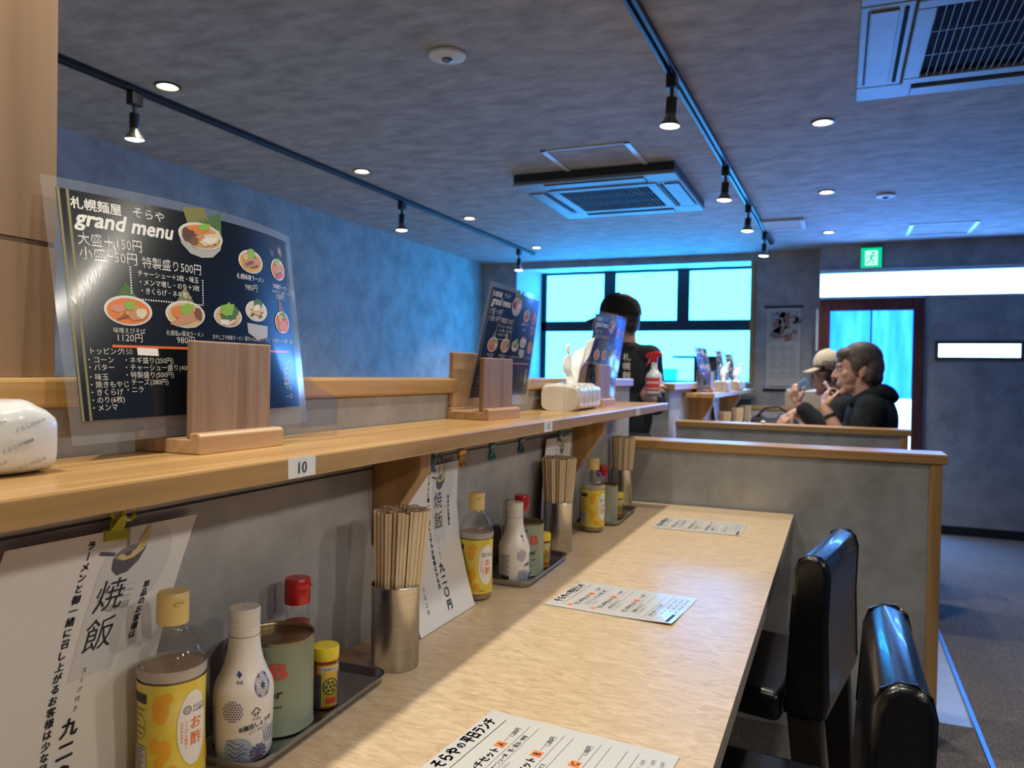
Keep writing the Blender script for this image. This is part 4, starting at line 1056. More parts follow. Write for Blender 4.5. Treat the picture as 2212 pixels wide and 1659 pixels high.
# ---- laminated lunch menus lying on the counter
def lunch(loc, rz, label, lift=.0):
    t = thing('lunch_menu', label, 'menu', loc, rz, 'lunch menus on the counter')
    w, d = .258, .196          # x: title side (low) to far side, y: reading direction
    def s(x, y, h): return (x, y, .0012 + h + lift * max(0, (x / (w / 2))) ** 2 * max(0, -y / (d / 2)) ** 1)
    b = B(); b.grid(lambda u, v: s((u - .5) * w, (v - .5) * d, 0), 12, 8); b.grid(lambda u, v: s((u - .5) * w, (v - .5) * d, -.0010), 12, 8)
    b.obj('laminated_sheet', mat('lunch_sheet', (.62, .62, .60), .22, spec=.5, coat=.5), t, smooth=True, auto=60)
    k = Ink()                  # page frame: px to the right of the reader = +y, py up the page = -x
    k.text('そらや', -.068, .096, .0190, 0, w=.050, bold=.06); k.text('の', -.014, .098, .0130, 0, bold=.04); k.text('平日ランチ', .002, .096, .0190, 0, w=.072, bold=.06)
    k.line([(-.078, .088), (.082, .088)], .0008, 0, 1)
    for i, (let, pr, sub) in enumerate([('A', '1,280円', 'ミニチャーシュー丼　塩・醤油・味噌'), ('B', '1,280円', '餃子三個と小ライス'), ('C', '1,180円', '鶏唐揚げと小ライス')]):
        y = .066 - i * .044
        k.rect(.012, y - .006, .026, y + .006, 1, 1, n=2); k.text(let, .019, y - .0042, .0115, 2, anchor='c', bold=.06)
        k.text('ランチセット', -.068, y - .005, .0125, 0, w=.074, bold=.04)
        k.line([(.029, y), (.042, y)], .0006, 3, 1); k.text(pr, .044, y - .004, .0085, 0)
        if i < 2: k.rect(-.080, y + .004, -.068, y + .013, 1, 1, n=2)
        k.line([(-.064, y - .010), (.080, y - .010)], .0005, 3, 1); k.text(sub, -.060, y - .0185, .0068, 0, bold=.01); k.line([(-.064, y - .021), (.080, y - .021)], .0005, 3, 1)
        k.text('ラーメンをお選び下さい', -.066, y - .0285, .0046, 3)
    k.line([(-.078, -.062), (.080, -.062)], .0006, 3, 1); k.text('大盛＋150円　ライス150円', -.070, -.072, .0075, 0); k.line([(-.078, -.075), (.080, -.075)], .0006, 3, 1)
    for i in range(3):
        for c in range(3): k.text(['味噌', '醤油', '塩', '餃子', '唐揚', '小鉢', '麦酒', '烏龍', '珈琲'][i * 3 + c] + '　150円', -.045 + c * .044, -.086 - i * .010, .0058, 3)
    k.rect(-.092, -.108, -.040, -.102, 0, 1, n=3)
    k.lay('print', lambda x, y, h: s(-y, x, h), [INK, mat('lunch_orange', (.78, .20, .02), .5), mat('menu_white'), mat('soft_grey_ink')], t, gap=.00015, kx=.98, ky=1.12)
    return t
lunch((-.300, .842, TB), -.075, 'nearest laminated lunch menu lying on the counter at the bottom edge')
lunch((-.391, 1.520, TB), -.080, 'middle laminated lunch menu lying on the counter, catching a window reflection', .004)
lunch((-.376, 2.398, TB), .0, 'farthest laminated lunch menu lying on the counter near the partition')

# ---- black leather chairs
def chair(loc, rz, label):
    t = thing('dining_chair', label, 'chair', loc, rz, 'black leather chairs at the near counter')
    # faces -x, back on +x side; loc = floor point under the backrest
    b = B(); W_ = .19
    prof = [(-.056, .468), (.030, .468), (.034, .50), (.028, .66), (.031, .765), (.025, .790), (.010, .803), (-.012, .803), (-.030, .793), (-.038, .770), (-.046, .64), (-.054, .50)]
    b.prism(prof, 'Y', -W_, W_)
    o = b.obj('backrest', LEATHER, t, bevel=.010, seg=3, smooth=True, auto=50)
    for y in (-W_ + .0135, W_ - .0135):
        pts = [(x * 1.0, y, z) for x, z in prof[2:11]]
        B().tube(pts, .0022, 6).obj('seam_piping', LEATHER, t, smooth=True)
    B().prism([(-.45, .455), (-.058, .445), (-.058, .510), (-.30, .520), (-.43, .516), (-.455, .500)], 'Y', -.20, .20).obj('seat', LEATHER, t, bevel=.018, seg=3, smooth=True, auto=50)
    LG = mat('black_stained_wood', (.018, .014, .012), .45)
    for y in (-.165, .165):
        B().prism([(-.048, .467), (.020, .467), (.045, .001), (.008, .001)], 'Y', y - .018, y + .018).obj('leg', LG, t, bevel=.003)
        B().prism([(-.425, .455), (-.385, .455), (-.39, .001), (-.42, .001)], 'Y', y - .018, y + .018).obj('leg', LG, t, bevel=.003)
    return t
cA = chair((.088, 1.215, .0), 0, 'black leather chair nearer the camera, its rounded top catching blue window light')
cA.location.z = .0095
dup(cA, (-.004, 1.875, .0095), -.17, 'black leather chair farther along the counter, closer to the table edge')
# ================================================================ FAR BOOTH
t = thing('counter_table', 'pale maple counter table of the far booth, mostly hidden behind its partition', 'table', (0, 0, 0))
B().box(-.803, -.212, 4.17, 6.60, TB - .042, TB - .0012).obj('table_edge', EDGE, t, bevel=.002)
B().box(-.803, -.210, 4.17, 6.60, TB - .0012, TB).obj('tabletop', MAPLE, t)
for y in (4.2, 6.5): B().box(-.78, -.36, y, y + .04, .001, TB - .042).obj('leg', BLACK, t)
t = thing('wall_shelf', 'short honey pine shelf of the far booth, carrying menus and tissues', 'shelf', (0, 0, 0))
B().box(-.8045, -.628, 4.40, 6.84, SH - .025, SH).obj('shelf_board', PINE, t, bevel=.003)
for y in (4.62, 5.95):
    B().prism([(-.8045, SH - .0255), (-.665, SH - .0255), (-.665, 1.020), (-.8045, .80)], 'Y', y, y + .036).obj('bracket', PINEZ, t, bevel=.002)
menus = [o for o in COL.objects if o.get('category') == 'menu' and o.name.startswith('laminated')]
stands = [o for o in COL.objects if o.get('category') == 'menu stand']
def place(root, c1, c2, rx=0., ry=0., rz=0., label=None, group=None):
    R = Matrix.Rotation(rz, 4, 'Z') @ Matrix.Rotation(ry, 4, 'Y') @ Matrix.Rotation(rx, 4, 'X')
    o = dup(root, (0, 0, 0), 0, label, group)
    o.matrix_world = Matrix.Translation(c2) @ R @ Matrix.Translation(-V(c1))
    return o
c3 = (-.69, 2.34, 1.103)
FG = 'menus on the far booth shelf'
place(menus[2], c3, (-.724, 4.86, 1.1035), ry=-.38, rz=-.05, label='nearest black menu on the far booth shelf, tilted left with a bright laminated edge', group=FG)
place(menus[2], c3, (-.728, 5.56, 1.1035), ry=-.30, rz=0, label='middle black menu on the far booth shelf, with an orange bowl showing', group=FG)
place(menus[2], c3, (-.724, 6.20, 1.1035), ry=-.38, rz=-.05, label='farthest menu on the far booth shelf, catching blue window light', group=FG)
for y, l in ((4.80, 'wooden menu stand under the nearest menu of the far booth shelf'), (5.50, 'wooden menu stand under the middle menu of the far booth shelf'), (6.14, 'wooden menu stand under the farthest menu of the far booth shelf')):
    dup(stands[2], (-.735, y, SH), 0, l, 'wooden menu stands of the far booth')
dup(op, (-.695, 5.21, SH), .05, 'nearer opened tissue pack on the far booth shelf', 'tissue packs of the far booth')
dup(op, (-.690, 5.875, SH), -.05, 'farther opened tissue pack on the far booth shelf', 'tissue packs of the far booth')
acr = [o for o in COL.objects if o.get('category') == 'acrylic stand']
for y, l in ((4.96, 'nearest clear acrylic stand on the far booth shelf'), (5.72, 'middle clear acrylic stand on the far booth shelf'), (6.45, 'farthest clear acrylic stand on the far booth shelf, at its end')):
    dup(acr[1], (-.665, y, SH), .6, l, 'acrylic stands of the far booth')
post = [o for o in COL.objects if o.get('category') == 'poster']
place(post[1], (-.7235, 1.33, .72), (-.7925, 4.90, .7205), label='nearer white poster curving under the far booth shelf', group='posters of the far booth')
place(post[1], (-.7235, 1.33, .72), (-.7925, 5.62, .7205), label='farther white poster curving under the far booth shelf', group='posters of the far booth')
cups = [o for o in COL.objects if o.get('category') == 'cup']
for i, (y, w) in enumerate(((4.93, 'nearer'), (5.60, 'middle'), (6.15, 'farther'))):
    dup(cups[0], (-.640, y, TB), 0, w + ' steel chopstick cup on the far booth table, behind the partition', 'chopstick cups of the far booth')
    bundle(-.640, y, TB + .0045, 'pale disposable chopsticks in the %s cup of the far booth' % w, 'chopsticks of the far booth, %s cup' % w, (0, 0), 11 + i, fan=.5, rmax=.025)
partition(6.62, -.77, .05, .916, .946, .06, 'third low partition at the end of the far booth table, under the calendar wall')
# cardboard box on that ledge, clutter on the table
CARD = noisy('beige_cardboard', [(.3, (.36, .29, .21)), (.7, (.44, .36, .27))], nscale=12, rgh=.8)
t = thing('cardboard_box', 'open beige cardboard box with white wrapping on top, in front of the calendar', 'box', (-.235, 6.64, .9465))
b = B()
for a in ((-.15, .15, -.005, .0), (-.15, .15, .055, .06), (-.15, -.145, 0, .055), (.145, .15, 0, .055)): b.box(*a, 0, .125)
b.box(-.145, .145, 0, .055, 0, .004); b.obj('box_walls', CARD, t)
b = B()
b.grid(lambda u, v: (-.142 + .284 * u, .002 + .052 * v, .128 + .014 * math.sin(7 * u + 3 * v) * math.sin(PI * u) + .012 * math.sin(PI * v)), 16, 6)
w = b.obj('white_wrapping', TISS, t, smooth=True, auto=180); w.modifiers.new('thick', 'SOLIDIFY').thickness = .002
# ---- kitchen side
t = thing('kitchen_counter', 'wooden topped kitchen counter behind the staff member', 'counter', (0, 5.1, 0))
B().box(-1.9, -1.02, -.03, .62, 1.052, 1.082).obj('countertop', PINEX, t, bevel=.003)
B().box(-1.9, -1.04, .0, .58, .001, 1.052).obj('cabinet_body', mat('dark_cabinet', (.03, .035, .045), .5), t)
B().box(-1.9, -1.02, -.03, .10, 1.0825, 1.112).obj('back_rail', PINEX, t, bevel=.003)
t = thing('window_cabinet', 'dark cabinet with overhanging top standing before the right end of the kitchen window', 'cabinet', (0, 6.60, 0))
B().box(-1.12, -.925, .0, .26, .001, 1.335).obj('body', mat('dark_slate', (.05, .055, .065), .5), t, bevel=.003)
B().box(-1.30, -.922, -.02, .28, 1.336, 1.352).obj('top', mat('dark_cabinet'), t, bevel=.003)
t = thing('plastic_tub', 'pale green translucent plastic tub on the kitchen window sill', 'tub', (-1.46, 7.06, 1.1285))
TUB = clear('green_tub_plastic', (.35, .85, .75), refl=.08, rough=.2, haze=.30, hazecol=(.10, .50, .45))
b = B(); b.prism([(-.105, .0), (.105, .0), (.115, .105), (-.115, .105)], 'Y', -.05, .05); b.obj('tub_wall', TUB, t, bevel=.008)
B().box(-.119, .119, -.055, .055, .1055, .114).obj('tub_lid', mat('green_lid', (.02, .35, .22), .4), t, bevel=.003)

# ================================================================ PEOPLE
def cone(bm, p, r, q, s, seg=14):
    p = V(p); q = V(q); d = q - p
    if d.length < 1e-5: return
    m = Matrix.Translation((p + q) / 2) @ V((0, 0, 1)).rotation_difference(d.normalized()).to_matrix().to_4x4()
    bmesh.ops.create_cone(bm, cap_ends=True, segments=seg, radius1=r, radius2=s, depth=d.length, matrix=m)
def fuse(name, prims, m, parent, voxel=.005, grow=0., it=6, off=(0, 0, 0)):
    """one continuous skin over all the given volumes"""
    bm = bmesh.new()
    for p in prims:
        if p[0] == 'c':
            _, a, ra, b_, rb = p
            ra += grow; rb += grow
            for c, r in ((a, ra), (b_, rb)): bmesh.ops.create_uvsphere(bm, u_segments=14, v_segments=10, radius=r, matrix=Matrix.Translation(c))
            cone(bm, a, ra, b_, rb)
        else:
            c, r = p[1], p[2]; R = p[3] if len(p) > 3 else Matrix.Identity(4)
            bmesh.ops.create_uvsphere(bm, u_segments=24, v_segments=16, radius=1, matrix=Matrix.Translation(c) @ R @ Matrix.Diagonal((r[0] + grow, r[1] + grow, r[2] + grow, 1)))
    bmesh.ops.translate(bm, verts=bm.verts, vec=-V(off))
    me = bpy.data.meshes.new(name); bm.to_mesh(me); bm.free()
    o = bpy.data.objects.new(name, me); COL.objects.link(o)
    r = o.modifiers.new('r', 'REMESH'); r.mode = 'VOXEL'; r.voxel_size = voxel
    s = o.modifiers.new('s', 'SMOOTH'); s.factor = .5; s.iterations = it
    dg = bpy.context.evaluated_depsgraph_get()
    m2 = bpy.data.meshes.new_from_object(o.evaluated_get(dg))
    o.modifiers.clear(); o.data = m2; bpy.data.meshes.remove(me)
    m2.materials.clear(); m2.materials.append(m)
    m2.polygons.foreach_set('use_smooth', [True] * len(m2.polygons))
    o.name = name; o.parent = parent
    return o
def chain(pts):
    return [('c', a[:3], a[3], b[:3], b[3]) for a, b in zip(pts, pts[1:])]
def hand(wrist, d, n, side, curl=.6, s=1., spread=.10, curls=None, thumb=.7):
    """palm, four fingers of unequal length, thumb leaving the side of the palm; d along the hand, n out of the palm"""
    w = V(wrist); d = V(d).normalized(); n = V(n); n = (n - d * n.dot(d)).normalized(); a = d.cross(n) * side
    out = [('c', tuple(w), .024 * s, tuple(w + d * .022 * s), .025 * s)]
    for i, (o_, L_, r) in enumerate(((-.029, .070, .0088), (-.0098, .080, .0092), (.0098, .075, .0090), (.029, .060, .0080))):
        base = w + d * (.080 - .005 * abs(i - 1)) * s + a * o_ * s
        out.append(('c', tuple(w + d * .020 * s + a * o_ * .6 * s), .014 * s, tuple(base), .0115 * s))
        c = (curls[i] if curls else curl); p = base; ang = 0; rad = r
        for q, f in ((.46, .75), (.30, 1.1), (.24, .75)):
            ang += c * f
            dd = (d * math.cos(ang) + n * math.sin(ang) + a * spread * (i - 1.5) * .35).normalized()
            p2 = p + dd * L_ * q * s
            out.append(('c', tuple(p), rad * s, tuple(p2), rad * .93 * s)); p = p2; rad *= .93
    b0 = w + d * .022 * s - a * .024 * s
    b1 = b0 + (d * .62 - a * .55 + n * .50).normalized() * .040 * s
    b2 = b1 + (d * .75 - a * .05 + n * thumb).normalized() * .030 * s
    b3 = b2 + (d * .72 + a * .35 + n * thumb).normalized() * .024 * s
    out += [('c', tuple(b0), .0150 * s, tuple(b1), .0118 * s), ('c', tuple(b1), .0118 * s, tuple(b2), .0100 * s), ('c', tuple(b2), .0098 * s, tuple(b3), .0085 * s)]
    return out
def head(c, s=1., yaw=0., pitch=0.):
    """volumes of a head looking along -x before yaw (about z) and pitch (down); c = ear-to-ear centre"""
    R = Matrix.Rotation(yaw, 4, 'Z') @ Matrix.Rotation(pitch, 4, 'Y'); c = V(c)
    T = lambda p: tuple(c + R @ (V(p) * s))
    def e(p, r, rx=0): return ('e', T(p), tuple(q * s for q in r), R @ Matrix.Rotation(rx, 4, 'Y'))
    P_ = [e((.012, 0, .045), (.096, .076, .086)), e((-.035, 0, -.020), (.056, .058, .070)), e((-.030, 0, -.070), (.046, .045, .038)), e((-.066, 0, -.098), (.022, .024, .018)),
          e((-.082, 0, .030), (.016, .050, .013)), e((-.055, .040, -.012), (.024, .020, .020)), e((-.055, -.040, -.012), (.024, .020, .020)),
          ('c', T((-.088, 0, .018)), .008 * s, T((-.110, 0, -.020)), .0125 * s), e((-.096, .011, -.024), (.011, .008, .008)), e((-.096, -.011, -.024), (.011, .008, .008)),
          e((-.086, 0, -.055), (.013, .024, .0075)), e((-.084, 0, -.067), (.012, .021, .0080)), e((-.074, 0, -.045), (.020, .028, .020))]
    for q in (1, -1): P_ += [e((.020, q * .076, -.004), (.020, .008, .031), .25), e((.012, q * .075, -.028), (.010, .008, .012))]
    return P_, T, R
def face_parts(T, R, par, off, s=1.):
    W_ = mat('eye_white', (.42, .38, .36), .5); I = mat('dark_iris', (.02, .012, .01), .15); BR = mat('dark_brow', (.025, .018, .015), .8); LP = mat('lip_colour', (.36, .13, .11), .45)
    for q in (1, -1):
        p = V(T((-.0765, q * .031, .012))) - V(off)
        e_ = B().sphere(p, .0115 * s, 14, 10).obj('eye', W_, par, smooth=True)
        B().sphere(V(T((-.0848, q * .031, .009))) - V(off), .0050 * s, 10, 8).obj('iris', I, e_, smooth=True)
        b = B(); pts = [V(T((-.0935 + .010 * abs(i - 1.0) ** 2 * .35, q * (.018 + .014 * i), .036 - .002 * i))) - V(off) for i in (0, .6, 1.2, 1.9)]
        b.tube(pts, [.0022 * s, .0034 * s, .003 * s, .0014 * s], 8).obj('eyebrow', BR, par, smooth=True)
    b = B(); pts = [V(T((-.0975 + .011 * (i / 3) ** 2, .0072 * i, -.0608))) - V(off) for i in (-3, -2, -1, 0, 1, 2, 3)]
    b.tube(pts, [.001, .0022, .003, .0028, .003, .0022, .001], 8).obj('mouth', LP, par, smooth=True)
FAB = noisy('black_cotton', [(.3, (.012, .013, .016)), (.7, (.022, .023, .028))], nscale=60, rgh=.9, bump=.3, bscale=300, spec=.2)
FABG = noisy('dark_olive_fleece', [(.3, (.011, .014, .017)), (.5, (.016, .020, .023)), (.7, (.023, .027, .028))], nscale=14, rgh=.95, bump=.4, bscale=200, spec=.15)
HAIRB = noisy('brown_grey_hair', [(.3, (.045, .034, .030)), (.5, (.075, .056, .048)), (.7, (.115, .090, .078))], scale=(1, 1, 1), nscale=70, rgh=.6, bump=.9, bscale=120)
HAIRD = noisy('dark_hair', [(.3, (.014, .011, .010)), (.7, (.035, .027, .023))], nscale=70, rgh=.55, bump=.8, bscale=120)
TROUS = noisy('dark_trousers', [(.3, (.014, .015, .019)), (.7, (.022, .023, .028))], nscale=40, rgh=.9)
SHOE = mat('dark_shoe', (.015, .015, .016), .5)
def seated_legs(hip, knee_x, y0, y1, hy):
    L_ = []
    for y in (y0, y1): L_ += chain([(hip[0], y, hip[1], .072), (knee_x, y, hip[1] + .010, .056)]) + chain([(knee_x, y, hip[1] + .01, .056), (knee_x + .02, y, .10, .042)])
    return L_
def shoes(xs, ys, par, off, dirx=-1):
    for y in ys:
        b = B(); b.sphere((xs + dirx * .06 - off[0], y - off[1], .052 - off[2]), 1, 18, 12, (.135, .046, .048)); b.obj('shoe', SHOE, par, smooth=True)

# ---- the man with a napkin at his mouth
off = V((.24, 4.42, .0))
man = thing('person', 'man with short brown hair in a dark hooded top, holding a napkin to his mouth', 'person', tuple(off))
hd, T, R = head((.098, 4.40, 1.222), 1.06, .04, -.06)
neck = chain([(.115, 4.40, 1.17, .056), (.150, 4.41, 1.06, .064)])
torso = [('e', (.170, 4.42, .965), (.118, .185, .155)), ('e', (.195, 4.42, .79), (.125, .165, .19)), ('e', (.225, 4.42, .600), (.145, .180, .098))] + chain([(.158, 4.245, 1.035, .062), (.158, 4.595, 1.035, .062)])
armL = [(.155, 4.235, 1.030, .058), (.125, 4.20, .93, .052), (.075, 4.190, .795, .044)]
foreL = [(.072, 4.190, .795, .043), (.015, 4.205, .90, .038), (-.045, 4.230, 1.016, .0265)]
armR = [(.155, 4.605, 1.030, .058), (.05, 4.65, .84, .045), (-.14, 4.58, .812, .030)]
hL = hand((-.047, 4.232, 1.026), (-.10, .42, .90), (.86, .40, -.10), 1, .62, .98, .05, [.75, .95, 1.1, 1.25])
hR = hand((-.145, 4.575, .812), (-1, -.15, -.02), (0, 0, -1), 1, .35)
legs = seated_legs((.225, .575), -.19, 4.32, 4.52, 0)
fuse('body', hd + neck + torso + chain(armL) + chain(foreL) + chain(armR) + hL + hR + legs, SKIN, man, .0048, 0, 5, off)
face_parts(T, R, man, off, 1.06)
fuse('hooded_top', torso + chain([a for a in armL]) + chain([(.072, 4.19, .795, .046), (.045, 4.197, .845, .044)]) + chain(armR[:2]) + chain([(.05, 4.65, .84, .045), (-.10, 4.60, .816, .034)]) + [('e', (.165, 4.41, 1.065), (.075, .105, .050))], FABG, man, .007, .013, 8, off)
fuse('hood', [('e', (.228, 4.41, 1.105), (.060, .105, .048)), ('e', (.262, 4.41, 1.090), (.036, .075, .036))] + chain([(.085, 4.325, 1.060, .030), (.150, 4.312, 1.095, .036), (.22, 4.345, 1.120, .040)]) + chain([(.085, 4.495, 1.060, .030), (.150, 4.508, 1.095, .036), (.22, 4.475, 1.120, .040)]), FABG, man, .006, 0, 6, off)
fuse('trousers', [('e', (.225, 4.42, .600), (.145, .180, .098))] + legs, TROUS, man, .008, .012, 6, off)
E_ = lambda p, r: ('e', T(p), tuple(q * 1.06 for q in r), R)
fuse('hair', [E_((.022, 0, .062), (.098, .084, .084)), E_((.062, 0, .020), (.062, .077, .078)), E_((.080, 0, -.030), (.036, .060, .050)), E_((-.046, 0, .086), (.050, .066, .036)), E_((-.070, .006, .060), (.022, .054, .022)), E_((.002, .070, .035), (.036, .016, .040)), E_((.002, -.070, .035), (.036, .016, .040)), E_((.050, .066, -.02), (.026, .016, .04)), E_((.050, -.066, -.02), (.026, .016, .04))], HAIRB, man, .005, 0, 3, off)
shoes(-.20, (4.32, 4.52), man, off)
wb = V((-.030, 4.224, .988)) - off
ax = (V((-.045, 4.23, 1.016)) - V((.015, 4.205, .90))).normalized()
Mw = Matrix.Translation(wb) @ V((0, 0, 1)).rotation_difference(ax).to_matrix().to_4x4()
B().lathe([(.0300, -.008), (.0335, -.007), (.0335, .007), (.0290, .008)], seg=28, cap0=False, cap1=False, M=Mw).obj('wrist_band', mat('black_band', (.008, .008, .010), .5), man, smooth=True)
nap = B(); nap.grid(lambda u, v: (-.060 + .055 * v + .008 * math.sin(5 * u + 2 * v), 4.300 + .050 * u + .006 * math.sin(6 * v), 1.168 - .085 * v + .016 * (u - .5) * math.sin(3 * v) - .012 * u), 10, 10)
np_ = tag(nap.obj('paper_napkin', TISS, None, smooth=True, auto=180), 'crumpled white napkin pressed to the mouth of the man in the dark hooded top', 'napkin'); np_.modifiers.new('thick', 'SOLIDIFY').thickness = .002
ch2 = thing('dining_chair', 'black chair under the man with the napkin', 'chair', (.43, 4.42, .0005), 0, 'chairs of the far booth')
for c in cA.children:
    d = c.copy(); COL.objects.link(d); d.parent = ch2
    for g in c.children: e = g.copy(); COL.objects.link(e); e.parent = d
ch2.scale = (1, 1, .925)
dup(ch2, (.36, 5.02, .0005), 0, 'black chair under the diner in the beige cap')

# ---- the diner in the beige cap
off = V((.12, 5.02, .0))
p2 = thing('person', 'diner in a beige baseball cap and black top, raising a pale blue phone', 'person', tuple(off))
hd, T, R = head((-.038, 5.00, 1.195), 1.0, .05, -.05)
neck = chain([(-.020, 5.0, 1.15, .052), (.02, 5.01, 1.04, .060)])
torso = [('e', (.050, 5.02, .945), (.112, .175, .150)), ('e', (.085, 5.02, .78), (.120, .160, .18)), ('e', (.125, 5.02, .600), (.140, .175, .096))] + chain([(.035, 4.855, 1.010, .058), (.035, 5.185, 1.010, .058)])
aL = [(.030, 4.845, 1.005, .055), (-.015, 4.80, .835, .046)]
fL = [(-.015, 4.80, .835, .042), (-.10, 4.82, .920, .037), (-.198, 4.85, 1.020, .027)]
aR = [(.030, 5.195, 1.005, .055), (-.055, 5.19, .845, .046)]
fR = [(-.055, 5.19, .845, .042), (-.235, 5.04, .965, .027)]
hL = hand((-.205, 4.852, 1.028), (-.45, .10, .88), (.55, .75, .25), 1, .8, 1.0, .03)
hR = hand((-.243, 5.034, .962), (-.75, -.25, -.55), (-.5, .1, -.85), -1, .45, 1.0, .08)
legs = seated_legs((.125, .575), -.28, 4.92, 5.12, 0)
fuse('body', hd + neck + torso + chain(aL) + chain(fL) + chain(aR) + chain(fR) + hL + hR + legs, SKIN, p2, .005, 0, 5, off)
face_parts(T, R, p2, off)
fuse('black_top', torso + chain(aL) + chain([(-.015, 4.80, .835, .048), (-.10, 4.82, .920, .045), (-.170, 4.842, .992, .038)]) + chain(aR) + chain([(-.055, 5.19, .845, .046), (-.13, 5.128, .895, .042)]) + [('e', (.03, 5.01, 1.05), (.066, .085, .03))], FAB, p2, .007, .012, 8, off)
fuse('trousers', [('e', (.125, 5.02, .600), (.140, .175, .096))] + legs, TROUS, p2, .008, .012, 6, off)
E_ = lambda p, r: ('e', T(p), r, R)
fuse('hair', [E_((.040, 0, .020), (.070, .079, .070)), E_((.065, 0, -.025), (.040, .064, .045)), E_((-.008, .070, .005), (.030, .012, .040)), E_((-.008, -.070, .005), (.030, .012, .040)), E_((-.045, -.052, .045), (.03, .02, .02)), E_((-.045, .052, .045), (.03, .02, .02))], HAIRD, p2, .005, 0, 3, off)
shoes(-.29, (4.92, 5.12), p2, off)
BEI = noisy('beige_cap_cotton', [(.3, (.40, .34, .25)), (.7, (.48, .41, .31))], nscale=60, rgh=.9)
def capdome(name, m, T, R, par, off, s=1., z0=.058):
    b = B(); n = 28
    rows = [(1.0, 0.0), (1.0, .012), (.985, .030), (.93, .052), (.80, .074), (.58, .090), (.30, .099), (.04, .101)]
    vs = []
    for q, z in rows:
        for k_ in range(n):
            a = 2 * PI * k_ / n; vs.append(V(T((.010 + .104 * q * math.cos(a), .088 * q * math.sin(a), z0 + z + .010 * -math.cos(a) * (1 - q * .5)))) - V(off))
    m_ = len(rows)
    b.add(vs, [[i * n + k_, i * n + (k_ + 1) % n, (i + 1) * n + (k_ + 1) % n, (i + 1) * n + k_] for i in range(m_ - 1) for k_ in range(n)] + [[(m_ - 1) * n + k_ for k_ in range(n)]])
    o = b.obj(name, m, par, smooth=True, auto=180); o.modifiers.new('thick', 'SOLIDIFY').thickness = .003
    return o
def bill(m, T, par, off, z0=.060, drop=.028, L_=.075):
    b = B()
    def f(u, v):
        a = (u - .5) * 2; w = .070 * (1 - .25 * v ** 2)
        x = -.080 + .022 * abs(a) ** 2 - L_ * v * (1 - .35 * abs(a) ** 2.2)
        return V(T((x, a * w, z0 - drop * v - .012 * a * a))) - V(off)
    b.grid(f, 16, 8)
    o = b.obj('cap_bill', m, par, smooth=True, auto=180); o.modifiers.new('thick', 'SOLIDIFY').thickness = .005
    return o
capo = capdome('cap_crown', BEI, T, R, p2, off); bill(BEI, T, p2, off)
k = Ink()
for i in range(5): k.line([(-.050 + i * .017, .012 + .010 * (i % 2)), (-.044 + i * .017, .034), (-.040 + i * .017, .008), (-.036 + i * .016, .030)], .0055, 0, 1)
def capsurf(x, y, h):
    a = -PI / 2 + x / .094
    q = 1 - .10 * max(0, (y - .012) / .04) ** 1.5
    return tuple(V(T((.010 + (.1075 + h) * q * math.cos(a), (.0915 + h) * q * math.sin(a), .058 + y - .008 * math.cos(a)))) - V(off))
k.lay('cap_print', capsurf, [mat('faded_black_print', (.04, .04, .04), .7)], p2, base=.0016)
ph = tag(B().box(-.019, .019, -.005, .005, -.028, .028).obj('phone', mat('pale_blue_case', (.22, .42, .72), .35), None, bevel=.004), 'pale blue phone held up by the diner in the beige cap', 'phone')
ph.matrix_world = Matrix.Translation((-.183, 4.845, 1.150)) @ Matrix.Rotation(-.15, 4, 'Z') @ Matrix.Rotation(.95, 4, 'Y')
# bag on the far booth table
BAG = noisy('dark_bag_fabric', [(.3, (.018, .017, .017)), (.7, (.06, .052, .045))], nscale=24, rgh=.8, bump=.6)
t = thing('bag', 'dark fabric bag lying on the far booth table before the beige box', 'bag', (-.42, 5.98, TB))
fuse('bag_body', [('e', (0, 0, .085), (.17, .10, .083)), ('e', (.09, .02, .13), (.09, .08, .08)), ('e', (-.10, .01, .12), (.07, .07, .07))], BAG, t, .008, 0, 4)
B().tube([(-.12, -.03, .17), (-.06, -.05, .235), (.03, -.05, .25), (.10, -.03, .20)], .009, 10).obj('strap', mat('black_strap', (.01, .01, .011), .6), t, smooth=True)
B().sphere((.03, -.095, .10), .022, 14, 10, (1, .6, 1)).obj('white_charm', TISS, t, smooth=True)
tag(B().sphere((-.34, 4.085, .954), .010, 14, 10, (1.2, 1, .75)).obj('paper_wad', TISS, None, smooth=True), 'tiny crumpled white paper on the cap of the farther partition', 'paper')

# ---- the staff member in black
off = V((-.93, 3.52, .0))
p3 = thing('person', 'staff member in black cap and black shirt seen from behind, head turned left', 'person', tuple(off))
hd, T, R = head((-.945, 3.50, 1.432), .98, -.22, -.02)
neck = chain([(-.918, 3.515, 1.385, .052), (-.920, 3.52, 1.30, .058)])
torso = [('e', (-.928, 3.52, 1.185), (.142, .092, .150)), ('e', (-.925, 3.52, 1.00), (.135, .088, .18)), ('e', (-.925, 3.52, .83), (.150, .105, .13))] + chain([(-1.065, 3.52, 1.265, .052), (-.800, 3.52, 1.262, .050)])
aR = [(-.800, 3.52, 1.258, .048), (-.790, 3.62, 1.045, .040)]
fR = [(-.790, 3.62, 1.045, .038), (-.800, 3.455, 1.090, .026)]
aL = [(-1.072, 3.52, 1.258, .050), (-1.11, 3.60, 1.03, .042)]
fL = [(-1.11, 3.60, 1.03, .040), (-1.02, 3.78, 1.06, .027)]
hR = hand((-.803, 3.448, 1.093), (.55, -.75, .30), (.75, .55, -.1), -1, .75, .95, .06)
hL = hand((-1.015, 3.788, 1.062), (.4, .9, .1), (.3, 0, -1), 1, .4)
legs = []
for x in (-1.005, -.845): legs += chain([(x, 3.52, .80, .088), (x, 3.51, .45, .058), (x, 3.53, .09, .042)])
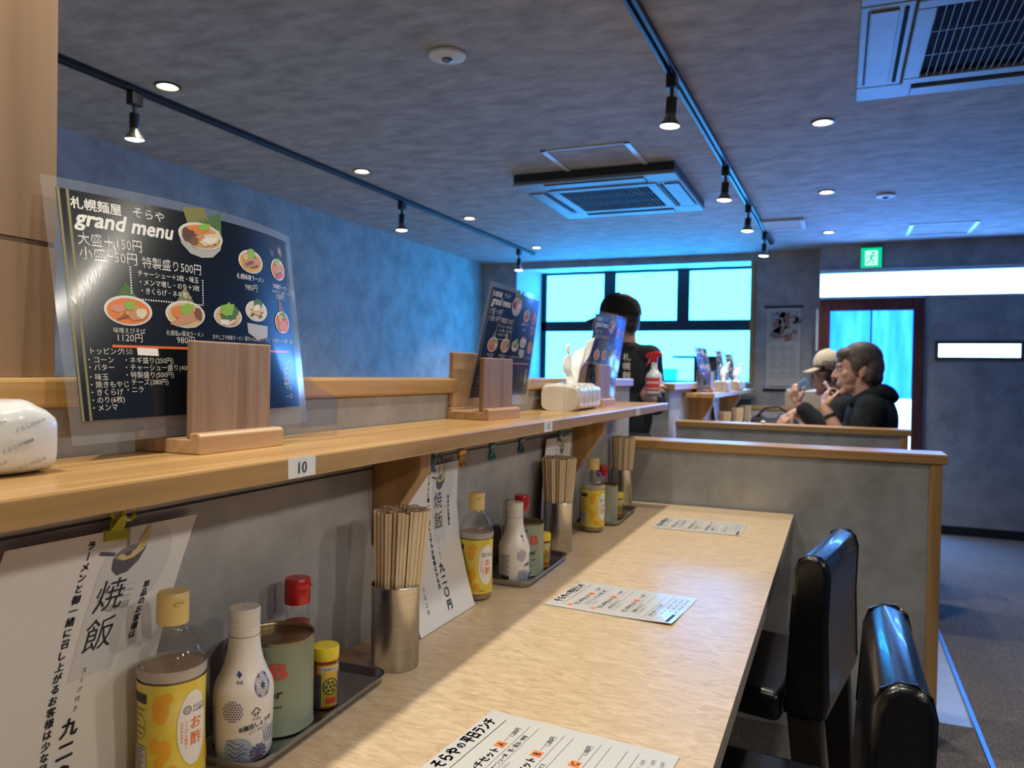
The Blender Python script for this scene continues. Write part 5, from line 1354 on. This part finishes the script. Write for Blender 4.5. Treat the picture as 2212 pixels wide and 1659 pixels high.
fuse('body', hd + neck + torso + chain(aR) + chain(fR) + chain(aL) + chain(fL) + hR + hL + legs, SKIN, p3, .005, 0, 5, off)
face_parts(T, R, p3, off)
fuse('black_shirt', torso[:2] + torso[3:] + chain(aR) + chain([(-.790, 3.62, 1.045, .042), (-.793, 3.575, 1.057, .040)]) + chain(aL) + [('e', (-.92, 3.52, 1.305), (.075, .07, .025))], FAB, p3, .006, .012, 8, off)
fuse('trousers', [('e', (-.925, 3.52, .83), (.150, .105, .13))] + legs, TROUS, p3, .007, .012, 6, off)
for x in (-1.005, -.845):
    B().sphere((x - off.x, 3.57 - off.y, .052), 1, 18, 12, (.046, .135, .048)).obj('shoe', SHOE, p3, smooth=True)
fuse('hair', [('e', T((.045, 0, .015)), (.062, .074, .066), R), ('e', T((.070, 0, -.025)), (.030, .058, .035), R)], HAIRD, p3, .005, 0, 3, off)
BC = mat('black_cap_cotton', (.008, .009, .012), .9)
capdome('cap_crown', BC, T, R, p3, off, z0=.028); bill(BC, T, p3, off, z0=.034, drop=.026, L_=.095)
k = Ink(); k.vtext('札幌麺屋', 0, .085, .036, 0, 1.15, bold=.03)
sh = [c for c in p3.children if c.name.startswith('black_shirt')][0]
def backsurf(x, z, h):
    z0 = z; r = .104 * math.sqrt(max(.1, 1 - ((x + .052) / .165) ** 2)) + .006
    return (x + .052, -r - h - .002 + .02 * max(0, .02 - z) * 0, 1.195 + z)
k.lay('shirt_print', backsurf, [mat('white_shirt_print', (.62, .60, .54), .7)], p3, base=.0055)
# spray bottle in the right hand
t = thing('spray_bottle', 'white spray bottle with red trigger head held by the staff member', 'spray bottle', (-.750, 3.396, 1.098))
B().lathe([(.026, 0), (.034, .002), (.036, .010), (.036, .075), (.033, .088), (.022, .100), (.0145, .112), (.0135, .140)], seg=32, cap1=False).obj('bottle_body', mat('cloudy_plastic', (.55, .57, .62), .35), t, smooth=True, auto=60)
k = Ink(); k.rect(-.034, .014, .034, .072, 0, 1); k.rect(-.030, .046, .030, .056, 1, 2); k.rect(-.028, .022, .028, .027, 1, 2)
k.lay('bottle_label', around(.036, -PI / 2), [mat('red_label', (.50, .05, .05), .4), mat('label_pink', (.62, .40, .37), .5)], t)
RH = mat('red_trigger', (.48, .015, .025), .35)
b = B(); b.prism([(-.012, .140), (.014, .140), (.016, .165), (.040, .176), (.030, .186), (.012, .190), (-.030, .182), (-.040, .168), (-.034, .160), (-.014, .163)], 'Y', -.012, .012); b.obj('spray_head', RH, t, bevel=.004)
b = B(); b.prism([(-.024, .162), (-.018, .162), (-.022, .140), (-.034, .122), (-.038, .124), (-.028, .142)], 'Y', -.006, .006); b.obj('trigger', RH, t, bevel=.002)
